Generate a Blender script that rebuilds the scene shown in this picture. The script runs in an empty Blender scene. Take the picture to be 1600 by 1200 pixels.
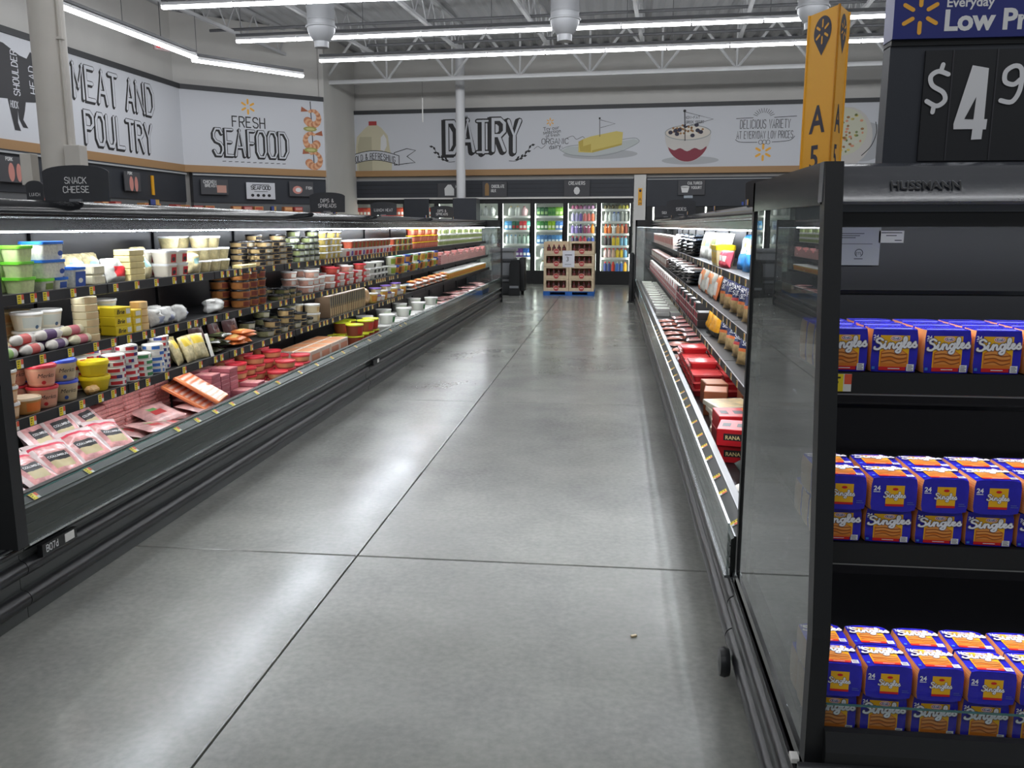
import bpy, bmesh, math, random
from mathutils import Matrix, Vector, noise
random.seed(7)
S = bpy.context.scene
COL = S.collection
R = math.radians
# ---------------------------------------------------------------- camera
cam = bpy.data.cameras.new('camera'); camo = bpy.data.objects.new('camera', cam); COL.objects.link(camo)
cam.sensor_width = 36; cam.lens = 1347.46 / 1600 * 36; cam.clip_end = 200; cam.clip_start = .05
yaw, pitch = .1163166, .1808450
fw = Vector((-math.sin(yaw)*math.cos(pitch), math.cos(yaw)*math.cos(pitch), -math.sin(pitch)))
rt = Vector((math.cos(yaw), math.sin(yaw), 0)); up = rt.cross(fw)
camo.matrix_world = Matrix(((rt.x, up.x, -fw.x, 0), (rt.y, up.y, -fw.y, 0), (rt.z, up.z, -fw.z, 1.5), (0, 0, 0, 1)))
S.camera = camo
# ---------------------------------------------------------------- world, exposure
w = bpy.data.worlds.new('world'); S.world = w; w.use_nodes = True
w.node_tree.nodes['Background'].inputs[0].default_value = (.8, .86, .95, 1)
w.node_tree.nodes['Background'].inputs[1].default_value = .16
S.view_settings.view_transform = 'Standard'; S.view_settings.look = 'None'
S.view_settings.gamma = 1; S.view_settings.use_curve_mapping = False
S.view_settings.exposure = 0.28
CEIL_POWER, LED_POWER, SHELF_POWER, COOLER_POWER = 19.0, 40.0, 13.0, 13.0
S.cycles.max_bounces = 8; S.cycles.transparent_max_bounces = 16
S.cycles.caustics_reflective = False; S.cycles.caustics_refractive = False
S.cycles.sample_clamp_indirect = 4; S.cycles.light_sampling_threshold = 0.0
# ---------------------------------------------------------------- materials
def lin(c):
    return tuple(((x/255)/12.92 if x/255 <= .04045 else ((x/255+.055)/1.055)**2.4) for x in c)
_M = {}
def mat(key, rgb=None, rough=.5, metal=0., noise_amt=0., noise_scale=20., bump=0., bump_scale=60., spec=.5, trans=0., emit=0., coat=0., alpha=1., ior=1.45, stripes=None):
    if key in _M: return _M[key]
    m = bpy.data.materials.new(key); m.use_nodes = True; nt = m.node_tree; N = nt.nodes; L = nt.links
    b = N['Principled BSDF']; c = lin(rgb)
    b.inputs['Base Color'].default_value = (*c, 1); b.inputs['Roughness'].default_value = rough
    b.inputs['Metallic'].default_value = metal; b.inputs['Specular IOR Level'].default_value = spec
    b.inputs['Transmission Weight'].default_value = trans; b.inputs['IOR'].default_value = ior
    b.inputs['Coat Weight'].default_value = coat; b.inputs['Coat Roughness'].default_value = .1
    b.inputs['Alpha'].default_value = alpha
    if emit:
        b.inputs['Emission Color'].default_value = (*c, 1); b.inputs['Emission Strength'].default_value = emit
    tc = N.new('ShaderNodeTexCoord')
    if noise_amt:
        n = N.new('ShaderNodeTexNoise'); n.inputs['Scale'].default_value = noise_scale; n.inputs['Detail'].default_value = 4
        L.new(tc.outputs['Object'], n.inputs['Vector'])
        r = N.new('ShaderNodeValToRGB'); r.color_ramp.elements[0].position = .3; r.color_ramp.elements[1].position = .7
        r.color_ramp.elements[0].color = (*[x*(1-noise_amt) for x in c], 1)
        r.color_ramp.elements[1].color = (*[min(1, x*(1+noise_amt)) for x in c], 1)
        L.new(n.outputs['Fac'], r.inputs['Fac']); L.new(r.outputs['Color'], b.inputs['Base Color'])
    if stripes:   # second colour, axis, scale: bands of a layered thing (slices, rows)
        c2, ax, sc = stripes; c2 = lin(c2)
        wv = N.new('ShaderNodeTexWave'); wv.bands_direction = ax; wv.inputs['Scale'].default_value = sc
        wv.inputs['Distortion'].default_value = 1.2; L.new(tc.outputs['Object'], wv.inputs['Vector'])
        mx = N.new('ShaderNodeMix'); mx.data_type = 'RGBA'; mx.inputs[6].default_value = (*c, 1); mx.inputs[7].default_value = (*c2, 1)
        L.new(wv.outputs['Fac'], mx.inputs[0]); L.new(mx.outputs[2], b.inputs['Base Color'])
    if bump:
        n2 = N.new('ShaderNodeTexNoise'); n2.inputs['Scale'].default_value = bump_scale; n2.inputs['Detail'].default_value = 3
        L.new(tc.outputs['Object'], n2.inputs['Vector'])
        bp = N.new('ShaderNodeBump'); bp.inputs['Strength'].default_value = bump; bp.inputs['Distance'].default_value = .01
        L.new(n2.outputs['Fac'], bp.inputs['Height']); L.new(bp.outputs['Normal'], b.inputs['Normal'])
    _M[key] = m; return m
def glass_mat(key, tint, rough=.0, ior=1.5, haze=0.0):
    """thin clear sheet: transparent body with a Fresnel mirror on top"""
    if key in _M: return _M[key]
    m = bpy.data.materials.new(key); m.use_nodes = True; nt = m.node_tree; N = nt.nodes; L = nt.links
    for n in list(N): N.remove(n)
    o = N.new('ShaderNodeOutputMaterial'); t = N.new('ShaderNodeBsdfTransparent'); g = N.new('ShaderNodeBsdfGlossy')
    f = N.new('ShaderNodeFresnel'); x = N.new('ShaderNodeMixShader')
    t.inputs[0].default_value = (*tint, 1); g.inputs['Roughness'].default_value = rough; f.inputs['IOR'].default_value = ior
    g.inputs['Color'].default_value = (.95, .97, .97, 1)
    base = t.outputs[0]
    if haze:
        d = N.new('ShaderNodeBsdfDiffuse'); d.inputs[0].default_value = (.6, .62, .62, 1)
        y = N.new('ShaderNodeMixShader'); y.inputs[0].default_value = haze
        L.new(t.outputs[0], y.inputs[1]); L.new(d.outputs[0], y.inputs[2]); base = y.outputs[0]
    gm = N.new('ShaderNodeNewGeometry'); sb = N.new('ShaderNodeMath'); sb.operation = 'SUBTRACT'; sb.inputs[0].default_value = 1; L.new(gm.outputs['Backfacing'], sb.inputs[1])
    ml = N.new('ShaderNodeMath'); ml.operation = 'MULTIPLY'; L.new(f.outputs[0], ml.inputs[0]); L.new(sb.outputs[0], ml.inputs[1])   # one mirror surface per sheet
    L.new(ml.outputs[0], x.inputs[0]); L.new(base, x.inputs[1]); L.new(g.outputs[0], x.inputs[2]); L.new(x.outputs[0], o.inputs[0])
    _M[key] = m; return m
def emit_mat(key, rgb, strength):
    if key in _M: return _M[key]
    m = bpy.data.materials.new(key); m.use_nodes = True; nt = m.node_tree; N = nt.nodes
    for n in list(N): N.remove(n)
    o = N.new('ShaderNodeOutputMaterial'); e = N.new('ShaderNodeEmission'); e.inputs[0].default_value = (*lin(rgb), 1); e.inputs[1].default_value = strength
    nt.links.new(e.outputs[0], o.inputs[0]); m.cycles.emission_sampling = 'FRONT'; _M[key] = m; return m
def C(r, g, b, rough=.45, **k):      # plain coloured plastic / print by colour
    return mat('col_%d_%d_%d_%d' % (r, g, b, int(rough*100)), (r, g, b), rough, **k)
# ---------------------------------------------------------------- mesh builder
_bx = [(0,3,2,1),(4,5,6,7),(0,1,5,4),(1,2,6,5),(2,3,7,6),(3,0,4,7)]
class MB:
    def __init__(s, M=None):
        s.v = []; s.f = []; s.mi = []; s.mats = []; s.M = M; s.fr = None
    def _m(s, m):
        if m not in s.mats: s.mats.append(m)
        return s.mats.index(m)
    def add(s, vs, fs, m):
        o = len(s.v); s.v += [tuple((s.M @ Vector(p)) if s.M else p) for p in vs]
        k = s._m(m)
        for f in fs: s.f.append(tuple(i+o for i in f)); s.mi.append(k)
        return s
    def box(s, x0, x1, y0, y1, z0, z1, m):
        return s.add([(x0,y0,z0),(x1,y0,z0),(x1,y1,z0),(x0,y1,z0),(x0,y0,z1),(x1,y0,z1),(x1,y1,z1),(x0,y1,z1)], _bx, m)
    def rbox(s, x0, x1, y0, y1, z0, z1, m, r=.005, seg=2):
        b = bmesh.new(); bmesh.ops.create_cube(b, size=1)
        for v in b.verts: v.co = Vector((x0+(v.co.x+.5)*(x1-x0), y0+(v.co.y+.5)*(y1-y0), z0+(v.co.z+.5)*(z1-z0)))
        r = min(r, .49*min(x1-x0, y1-y0, z1-z0))
        bmesh.ops.bevel(b, geom=list(b.edges), offset=r, segments=seg, affect='EDGES', profile=.5)
        return s._bm(b, m)
    def _bm(s, b, m):
        b.verts.index_update(); vs = [tuple(v.co) for v in b.verts]; fs = [tuple(v.index for v in f.verts) for f in b.faces]
        b.free(); return s.add(vs, fs, m)
    def ext(s, prof, y0, y1, m, axis='y'):
        """closed outline (a, z), extruded along y (or x)"""
        n = len(prof)
        if axis == 'y': vs = [(a, y0, z) for a, z in prof] + [(a, y1, z) for a, z in prof]
        else: vs = [(y0, a, z) for a, z in prof] + [(y1, a, z) for a, z in prof]
        fs = [tuple(range(n)), tuple(range(2*n-1, n-1, -1))] + [(i, n+i, n+(i+1) % n, (i+1) % n) for i in range(n)]
        return s.add(vs, fs, m)
    def tube(s, p, q, r, m, n=8, r2=None):
        p = Vector(p); q = Vector(q); d = (q-p).normalized(); a = d.orthogonal().normalized(); b = d.cross(a); r2 = r if r2 is None else r2
        vs = [tuple(p+r*(math.cos(t)*a+math.sin(t)*b)) for t in [2*math.pi*i/n for i in range(n)]] + [tuple(q+r2*(math.cos(t)*a+math.sin(t)*b)) for t in [2*math.pi*i/n for i in range(n)]]
        return s.add(vs, [(i, (i+1) % n, n+(i+1) % n, n+i) for i in range(n)] + [tuple(range(n-1, -1, -1)), tuple(range(n, 2*n))], m)
    def lathe(s, prof, m, n=20, c=(0,0,0), mf=None, sx=1., sy=1.):
        """prof: (r, z) from bottom to top; mf(k, angle) may pick another material; k = ring"""
        vs = []
        for r, z in prof:
            for i in range(n):
                t = 2*math.pi*i/n; vs.append((c[0]+sx*r*math.cos(t), c[1]+sy*r*math.sin(t), c[2]+z))
        groups = {}
        for k in range(len(prof)-1):
            for i in range(n):
                j = (i+1) % n; t = 2*math.pi*(i+.5)/n
                mm = (mf(k, t) if mf else None) or m
                groups.setdefault(mm, []).append((k*n+i, k*n+j, (k+1)*n+j, (k+1)*n+i))
        groups.setdefault(m, [])
        if prof[0][0] > 1e-5: groups[m].append(tuple(range(n-1, -1, -1)))
        if prof[-1][0] > 1e-5:
            top = (mf(len(prof)-1, 0) if mf else None) or m
            groups.setdefault(top, []).append(tuple(range((len(prof)-1)*n, len(prof)*n)))
        o = len(s.v); s.v += [tuple((s.M @ Vector(p)) if s.M else p) for p in vs]
        for mm, fs in groups.items():
            k = s._m(mm)
            for f in fs: s.f.append(tuple(i+o for i in f)); s.mi.append(k)
        return s
    # flat print on a plane: frame (origin, u, v, n)
    def frame(s, o, u, v):
        s.fr = (Vector(o), Vector(u), Vector(v), Vector(u).cross(Vector(v)).normalized()); return s
    def P(s, u, v, l=0): o, a, b, n = s.fr; return tuple(o + a*u + b*v + n*l)
    def poly(s, pts, m, l=.001):
        return s.add([s.P(x, y, l) for x, y in pts], [tuple(range(len(pts)))], m)
    def rect(s, u0, u1, v0, v1, m, l=.001): return s.poly([(u0,v0),(u1,v0),(u1,v1),(u0,v1)], m, l)
    def oval(s, u, v, ru, rv, m, l=.001, n=24, a0=0, a1=360):
        return s.poly([(u+ru*math.cos(R(a0+(a1-a0)*i/n)), v+rv*math.sin(R(a0+(a1-a0)*i/n))) for i in range(n + (0 if a1-a0 == 360 else 1))], m, l)
    def ribbon(s, pts, wd, m, l=.001, caps=True):
        """flat stroke: one mitred strip (never overlapping itself in its own plane), round ends, discs on sharp corners"""
        h = wd/2; p = [pts[0]]
        for q in pts[1:]:
            if math.hypot(q[0]-p[-1][0], q[1]-p[-1][1]) > 1e-6: p.append(q)
        if len(p) < 2: return s.oval(p[0][0], p[0][1], h, h, m, l, 8)
        s.rc = (getattr(s, 'rc', 0)+1) % 9; l = l + s.rc*2.5e-5
        n = len(p); closed = math.hypot(p[0][0]-p[-1][0], p[0][1]-p[-1][1]) < 1e-6 and n > 3
        dr = [((p[i+1][0]-p[i][0]), (p[i+1][1]-p[i][1])) for i in range(n-1)]; dr = [(x/math.hypot(x, y), y/math.hypot(x, y)) for x, y in dr]
        vs = []; sharp = []; ramp = min(.00025, .05*wd)
        for i in range(n):
            d0 = dr[i-1] if i > 0 else (dr[-1] if closed else dr[0]); d1 = dr[i] if i < n-1 else (dr[0] if closed else dr[-1])
            mx, my = -(d0[1]+d1[1]), d0[0]+d1[0]; q = math.hypot(mx, my); k = .5*q
            if q < 1e-4: mx, my, k = -d1[1], d1[0], 1
            else: mx, my = mx/q, my/q
            if k < .85: sharp.append(i)
            k = 1/max(k, .6)
            for sg in (-1, 1): vs.append(s.P(p[i][0]+sg*mx*h*k, p[i][1]+sg*my*h*k, l+ramp*i/n))
        s.add(vs, [(2*i, 2*i+2, 2*i+3, 2*i+1) for i in range(n-1)], m)
        if caps:
            for i in sharp + ([] if closed else [0, n-1]): s.oval(p[i][0], p[i][1], h, h, m, l+ramp+1.5e-5*(1+i % 7), 8)
        return s
    def text(s, me, u, v, sc, m, l=.001, fx=1., shear=0., rot=0., wrap=None):
        vs, fs = me; ca, sa = math.cos(R(rot)), math.sin(R(rot)); out = []
        for x, y in vs:
            x, y = (x*fx + shear*y)*sc, y*sc
            x, y = x*ca - y*sa, x*sa + y*ca
            out.append(wrap(u+x, v+y, l) if wrap else s.P(u+x, v+y, l))
        return s.add(out, fs, m)
    def build(s, name, parent=None, smooth=None, loc=None, kind=None, fix=False):
        me = bpy.data.meshes.new(name); me.from_pydata(s.v, [], s.f)
        for m in s.mats: me.materials.append(m)
        me.polygons.foreach_set('material_index', s.mi)
        if smooth is not None:
            me.polygons.foreach_set('use_smooth', [True]*len(s.f)); me.set_sharp_from_angle(angle=R(smooth))
        if fix:
            b = bmesh.new(); b.from_mesh(me); bmesh.ops.recalc_face_normals(b, faces=b.faces); b.to_mesh(me); b.free()
        me.update()
        return link(name, me, parent, loc, kind)
    def mesh(s, name, smooth=None):
        o = s.build(name, smooth=smooth); me = o.data; bpy.data.objects.remove(o); return me
def link(name, me, parent=None, loc=None, kind=None):
    o = bpy.data.objects.new(name, me); COL.objects.link(o)
    if parent is not None: o.parent = parent
    if loc is not None: o.location = loc
    if kind: o['kind'] = kind
    return o
def wp(mb, name, root, smooth=None, fix=True):      # part given in world coordinates under an Empty
    o = mb.build(name, root, smooth, fix=fix); o.matrix_parent_inverse = root.matrix_basis.inverted(); return o
def empty(name, loc=(0,0,0), rz=0.):
    o = bpy.data.objects.new(name, None); COL.objects.link(o); o.location = loc; o.rotation_euler = (0, 0, rz); o.empty_display_size = .1
    return o
def tag(o, label, cat, group=None):
    o['label'] = label; o['category'] = cat
    if group: o['group'] = group
    return o
# ---------------------------------------------------------------- lettering
_T = {}
def T(body, align='CENTER', offset=0.):
    """outline text of the built-in face, flat, cap height about .72"""
    k = (body, align, offset)
    if k in _T: return _T[k]
    cu = bpy.data.curves.new('t', 'FONT'); cu.body = body; cu.align_x = align; cu.size = 1; cu.offset = offset; cu.resolution_u = 3; cu.fill_mode = 'FRONT'
    o = bpy.data.objects.new('t', cu); COL.objects.link(o)
    dg = bpy.context.evaluated_depsgraph_get(); me = bpy.data.meshes.new_from_object(o.evaluated_get(dg))
    r = ([(v.co.x, v.co.y) for v in me.vertices], [tuple(p.vertices) for p in me.polygons])
    bpy.data.objects.remove(o); bpy.data.curves.remove(cu); bpy.data.meshes.remove(me); _T[k] = r; return r
GL = {'A':'0,0 2,6 4,0|.8,2 3.2,2','B':'0,0 0,6 2.6,6 3.6,5.2 3.4,3.6 2.4,3.1 0,3.1|2.4,3.1 3.8,2.4 3.9,.9 2.8,0 0,0','C':'4,5 3,6 1,6 0,4.8 0,1.2 1,0 3,0 4,1',
'D':'0,0 0,6 2.4,6 4,4.4 4,1.6 2.4,0 0,0','E':'3.6,6 0,6 0,0 3.6,0|0,3.1 2.8,3.1','F':'3.6,6 0,6 0,0|0,3.1 2.8,3.1','G':'4,5 3,6 1,6 0,4.8 0,1.2 1,0 3,0 4,1.2 4,2.8 2.4,2.8',
'H':'0,0 0,6|4,0 4,6|0,3 4,3','I':'2,0 2,6','J':'3,6 3,1.2 2,0 1,0 0,1','K':'0,0 0,6|4,6 0,2.6|1.2,3.6 4,0','L':'0,6 0,0 3.6,0','M':'0,0 0,6 2,2 4,6 4,0','N':'0,0 0,6 4,0 4,6',
'O':'1,0 0,1.2 0,4.8 1,6 3,6 4,4.8 4,1.2 3,0 1,0','P':'0,0 0,6 2.6,6 4,5.2 4,3.7 2.6,2.9 0,2.9','Q':'1,0 0,1.2 0,4.8 1,6 3,6 4,4.8 4,1.2 3,0 1,0|2.6,1.6 4.2,-.4','R':'0,0 0,6 2.6,6 4,5.2 4,3.7 2.6,2.9 0,2.9|2,2.9 4,0',
'S':'3.9,5 3,6 1,6 0,5 0,4 1,3.2 3,2.8 4,2 4,1 3,0 1,0 0,1','T':'0,6 4,6|2,6 2,0','U':'0,6 0,1.2 1,0 3,0 4,1.2 4,6','V':'0,6 2,0 4,6','W':'0,6 1,0 2,4 3,0 4,6','X':'0,0 4,6|0,6 4,0','Y':'0,6 2,3 4,6|2,3 2,0','Z':'0,6 4,6 0,0 4,0',
'&':'4,0 .8,4.4 1.2,5.8 2.2,6 2.8,5 .4,2.2 .2,.8 1.4,0 2.8,.4 4,2.4','0':'1,0 0,1.2 0,4.8 1,6 3,6 4,4.8 4,1.2 3,0 1,0','4':'3,0 3,6 0,1.8 4,1.8','7':'0,6 4,6 1.4,0','2':'0,5 1,6 3,6 4,5 4,4 0,0 4,0','3':'0,5.4 1,6 3,6 4,5 4,4 3,3.2 1.6,3.2|3,3.2 4,2.2 4,1 3,0 1,0 0,.8','d':'3.4,6 3.4,0|3.4,3 2.4,3.8 .8,3.4 0,2 .8,.2 2.2,0 3.4,1','-':'.6,3 3.4,3',' ':''}
def strokes(txt, x, y, wl, h, gap=.35, align='c', jit=0.):
    """single-stroke lettering: list of polylines; wl letter width, h height"""
    adv = [wl*(.25 if c == 'I' else .6 if c == ' ' else 1.) + (gap*wl) for c in txt]
    tot = sum(adv) - gap*wl; cx = x - (tot/2 if align == 'c' else 0); out = []
    for c, a in zip(txt, adv):
        dy = random.uniform(-jit, jit)*h
        for st in GL[c].split('|'):
            pts = [tuple(map(float, q.split(','))) for q in st.split()]
            if pts:
                off = -2/4*wl + .125*wl if c == 'I' else 0
                out.append([(cx + off + px/4*wl, y + dy + py/6*h) for px, py in pts])
        cx += a
    return out
def letters(mb, txt, x, y, wl, h, wd, m, l=.001, **k):
    for st in strokes(txt, x, y, wl, h, **k): mb.ribbon(st, wd, m, l)
def catmull(p, n=5):
    q = [p[0]] + list(p) + [p[-1]]; out = []
    for i in range(1, len(q)-2):
        for j in range(n):
            t = j/n; a, b, c, d = q[i-1], q[i], q[i+1], q[i+2]
            out.append(tuple(.5*(2*b[k] + (c[k]-a[k])*t + (2*a[k]-5*b[k]+4*c[k]-d[k])*t*t + (3*b[k]-a[k]-3*c[k]+d[k])*t**3) for k in (0, 1)))
    return out + [p[-1]]
SCRIPT = [[(.95,1.5),(.62,1.8),(.25,1.62),(.28,1.25),(.72,.95),(.82,.45),(.45,.08),(.02,.2),(.02,.45)],
 [(.95,.35),(1.25,.85),(1.2,.3),(1.4,.1),(1.65,.4),(1.8,.85),(1.8,.1)], [(1.3,1.2),(1.34,1.22)],
 [(1.8,.45),(2.05,.85),(2.25,.72),(2.25,.2),(2.42,.1),(2.65,.45)],
 [(3.15,.75),(2.9,.86),(2.66,.6),(2.7,.22),(2.95,.1),(3.15,.5),(3.22,.85),(3.12,-.4),(2.85,-.65),(2.6,-.45),(2.9,-.1),(3.45,.4),(3.78,1.2),(3.72,1.7),(3.52,1.55),(3.5,.4),(3.65,.1),(3.9,.35),(4.22,.55),(4.26,.8),(4.06,.85),(3.95,.5),(4.1,.12),(4.35,.15),(4.6,.5),(4.84,.85),(4.88,.6),(5.02,.3),(4.85,.06),(4.6,.15)]]
SCRIPT = [catmull(p) for p in SCRIPT]
def spark(mb, u, v, r, m, l=.001, wd=.26):
    for k in range(6):
        a = R(90+60*k); mb.ribbon([(u+.42*r*math.cos(a), v+.42*r*math.sin(a)), (u+.88*r*math.cos(a), v+.88*r*math.sin(a))], wd*r, m, l)
# ---------------------------------------------------------------- common materials
def concrete():
    m = bpy.data.materials.new('polished_concrete'); m.use_nodes = True; nt = m.node_tree; N = nt.nodes; L = nt.links; b = N['Principled BSDF']
    g = N.new('ShaderNodeNewGeometry'); n1 = N.new('ShaderNodeTexNoise'); n1.inputs['Scale'].default_value = .9; n1.inputs['Detail'].default_value = 8; n1.inputs['Roughness'].default_value = .62
    n2 = N.new('ShaderNodeTexNoise'); n2.inputs['Scale'].default_value = 38; n2.inputs['Detail'].default_value = 5
    n3 = N.new('ShaderNodeTexNoise'); n3.inputs['Scale'].default_value = 1.6; n3.inputs['Detail'].default_value = 4
    for n in (n1, n2, n3): L.new(g.outputs['Position'], n.inputs['Vector'])
    r = N.new('ShaderNodeValToRGB'); e = r.color_ramp.elements
    e[0].position = .28; e[0].color = (*lin((104, 106, 102)), 1); e[1].position = .72; e[1].color = (*lin((158, 158, 151)), 1)
    x = N.new('ShaderNodeMix'); x.data_type = 'FLOAT'; x.inputs[0].default_value = .28; L.new(n1.outputs['Fac'], x.inputs[2]); L.new(n2.outputs['Fac'], x.inputs[3])
    L.new(x.outputs[0], r.inputs['Fac']); L.new(r.outputs['Color'], b.inputs['Base Color'])
    rr = N.new('ShaderNodeMapRange'); rr.inputs[1].default_value = .3; rr.inputs[2].default_value = .75; rr.inputs[3].default_value = .17; rr.inputs[4].default_value = .25
    L.new(n3.outputs['Fac'], rr.inputs[0]); L.new(rr.outputs[0], b.inputs['Roughness'])
    b.inputs['Specular IOR Level'].default_value = .55
    return m
CONC = concrete()
BLACK = mat('black_gloss', (24, 25, 28), .15)
BLACKM = mat('black_matt', (24, 25, 27), .5)
RUBBER = mat('bumper_black', (38, 39, 41), .3, noise_amt=.12, noise_scale=6)
KICK = mat('kick_plate', (62, 65, 64), .32, noise_amt=.12, noise_scale=5)
DARKIN = mat('case_inside', (22, 22, 25), .4)
WHITE = mat('white_paint', (214, 213, 210), .5, noise_amt=.03, noise_scale=2)
WALLW = mat('block_wall', (206, 204, 200), .8, noise_amt=.03, noise_scale=1.5, bump=.05, bump_scale=30)
CHROME = mat('steel', (190, 192, 195), .25, metal=1)
SLATE = mat('slate_panel', (50, 53, 60), .5, noise_amt=.05, noise_scale=3)
CHALK = mat('chalk_board', (58, 59, 63), .6, noise_amt=.05, noise_scale=30)
CHALKW = mat('chalk_white', (226, 226, 226), .7)
INK = mat('ink_dark', (42, 41, 43), .6)
SIGNW = mat('sign_white', (208, 210, 216), .6)
WOOD = mat('wood_trim', (176, 140, 98), .5, stripes=((160, 122, 82), 'Z', 30.))
SPARKY = mat('spark_yellow', (240, 176, 60), .5)
GLASS = glass_mat('clear_glass', (.93, .96, .95))
GLASSE = glass_mat('end_glass', (.66, .69, .68), haze=.08, ior=1.75)
GEDGE = mat('glass_edge', (70, 110, 104), .15)
SLED = emit_mat('shelf_led', (244, 246, 250), SHELF_POWER)
LED = emit_mat('led_tube', (240, 246, 255), LED_POWER)
TUBE = emit_mat('ceiling_tube', (250, 252, 255), CEIL_POWER)
TAGY = mat('tag_yellow', (238, 214, 40), .5); TAGR = mat('tag_red', (226, 92, 62), .5); TAGW = mat('tag_white', (228, 226, 222), .5)
CARD = mat('cardboard', (206, 186, 156), .7, noise_amt=.06, noise_scale=12)
# ================================================================ SETTING
def struct(o, label=None):
    o['kind'] = 'structure'
    if label: o['label'] = label
    return o
# floor: dark bed showing in the saw-cut joints, slabs as pieces
fb = MB().box(-13, 10, -8, 24, -.06, -.02, mat('joint_fill', (58, 57, 55), .8)).build('floor'); struct(fb, 'polished grey concrete floor with saw cut joints')
SL = 3.6
slab = MB().rbox(-SL/2+.004, SL/2-.004, -SL/2+.004, SL/2-.004, -.02, 0, CONC, r=.004, seg=1).mesh('slab')
for i in range(-3, 3):
    for j in range(-3, 6):
        link('slab', slab, fb, (-1.154+SL*(i+.5), 3.675+SL*(j+.5), 0))
TH = R(-4)
BM = Matrix.Translation((-.85, 22.8, 0)) @ Matrix.Rotation(TH, 4, 'Z')
MM = Matrix.Translation((-9.4, 0, 0)) @ Matrix.Rotation(R(90), 4, 'Z')
SM = Matrix.Translation((-9.4, 18.4, 0)) @ Matrix.Rotation(R(43.8), 4, 'Z')
CZ = 6.0
struct(MB(BM).box(-9, 11, .10, .3, 2.72, CZ, WALLW).box(-9, 11, .98, 1.1, 0, 2.72, WALLW).box(-9, 11, .3, .98, 2.72, 2.8, WALLW).build('wall_back'))
struct(MB(MM).box(-8, 18.45, .10, .3, 0, CZ, WALLW).build('wall_left'))
struct(MB(SM).box(-.05, 3.33, .10, .3, 0, CZ, WALLW).build('wall_corner'))
rm = Matrix.Translation((-7.05, 20.75, 0))
struct(MB(rm).box(0, .12, 0, 2.5, 0, CZ, WALLW).build('wall_return'))
struct(MB(BM).box(1.33, 1.63, -.03, .9, 0, 2.79, WHITE).build('wall_strip'))
# ceiling: fluted deck
fl = []
DECK = mat('roof_deck', (192, 193, 196), .7, noise_amt=.04, noise_scale=1)
d = MB(); n = 0; x = -13.
while x < 12:
    for a, z in ((0, 0), (.06, .05), (.15, .05), (.21, 0)):
        d.v += [(x+a, -8, CZ+z), (x+a, 24.5, CZ+z)]
    x += .3
k = d._m(DECK)
for i in range(len(d.v)//2-1): d.f.append((2*i, 2*i+2, 2*i+3, 2*i+1)); d.mi.append(k)
struct(d.build('ceiling'))
STEEL = mat('joist_grey', (200, 201, 203), .55); STEELW = mat('truss_white', (214, 215, 216), .5)
def girder(name, L, z0, z1, step, r, m, web):
    g = empty(name)
    MB().box(0, L, -r, r, z0-r, z0+r, m).build('bottom_chord', g); MB().box(0, L, -r, r, z1-r, z1+r, m).build('top_chord', g)
    n = int(L/step)
    for i in range(n):
        for s in (0, 1):
            b = MB().tube((i*step, 0, z0), (i*step+step/2, 0, z1), web, m, 6) if s == 0 else MB().tube((i*step+step/2, 0, z1), (i*step+step, 0, z0), web, m, 6)
            b.build('web_bar', g)
        if m is STEELW: MB().tube((i*step, 0, z0), (i*step, 0, z1), web*.8, m, 6).build('web_post', g)
    return g
g = girder('roof_truss', 16.0, 4.92, 5.9, 1.62, .045, STEELW, .032)
g.matrix_world = Matrix.Translation((-8.7, 21.35, 0)) @ Matrix.Rotation(R(-4.9), 4, 'Z')
tag(g, 'white steel roof truss spanning in front of the dairy sign wall', 'truss')
jm = []
lw = ['leftmost', 'second from left', 'third from left', 'fourth from left', 'fifth from left', 'sixth from left', 'seventh from left', 'eighth from left']
for i in range(8):
    jj = empty('roof_joist', (-8.4+2.05*i, 9.6, 0), R(86))
    if i == 0:
        L = 11.2
        def part(nm, mb): jm.append((nm, mb.mesh(nm)))
        part('bottom_chord', MB().box(0, L, -.035, .035, 5.38, 5.44, STEEL)); part('top_chord', MB().box(0, L, -.04, .04, 5.93, 5.99, STEEL))
        for q in range(14):
            part('web_bar', MB().tube((q*.8, 0, 5.41), (q*.8+.4, 0, 5.95), .014, STEEL, 5)); part('web_bar', MB().tube((q*.8+.4, 0, 5.95), (q*.8+.8, 0, 5.41), .014, STEEL, 5))
    for nm, me in jm: link(nm, me, jj)
    tag(jj, 'grey open web roof joist under the deck, %s' % lw[i], 'joist', 'roof joists')
# sprinkler pipes and conduit
PIPE = mat('pipe_grey', (96, 97, 100), .5)
for i, (y, z, lab) in enumerate(((17.35, 5.45, 'nearer'), (19.6, 5.5, 'farther'))):
    o = MB(Matrix.Translation((-.85, y, 0)) @ Matrix.Rotation(TH, 4, 'Z'))  .tube((-7.5 if y < 18 else -4.8, 0, z), (9, 0, z), .03, PIPE, 8).build('sprinkler_pipe', smooth=40)
    tag(o, 'long dark sprinkler pipe across the ceiling, the %s one' % lab, 'pipe', 'sprinkler pipes')
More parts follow.
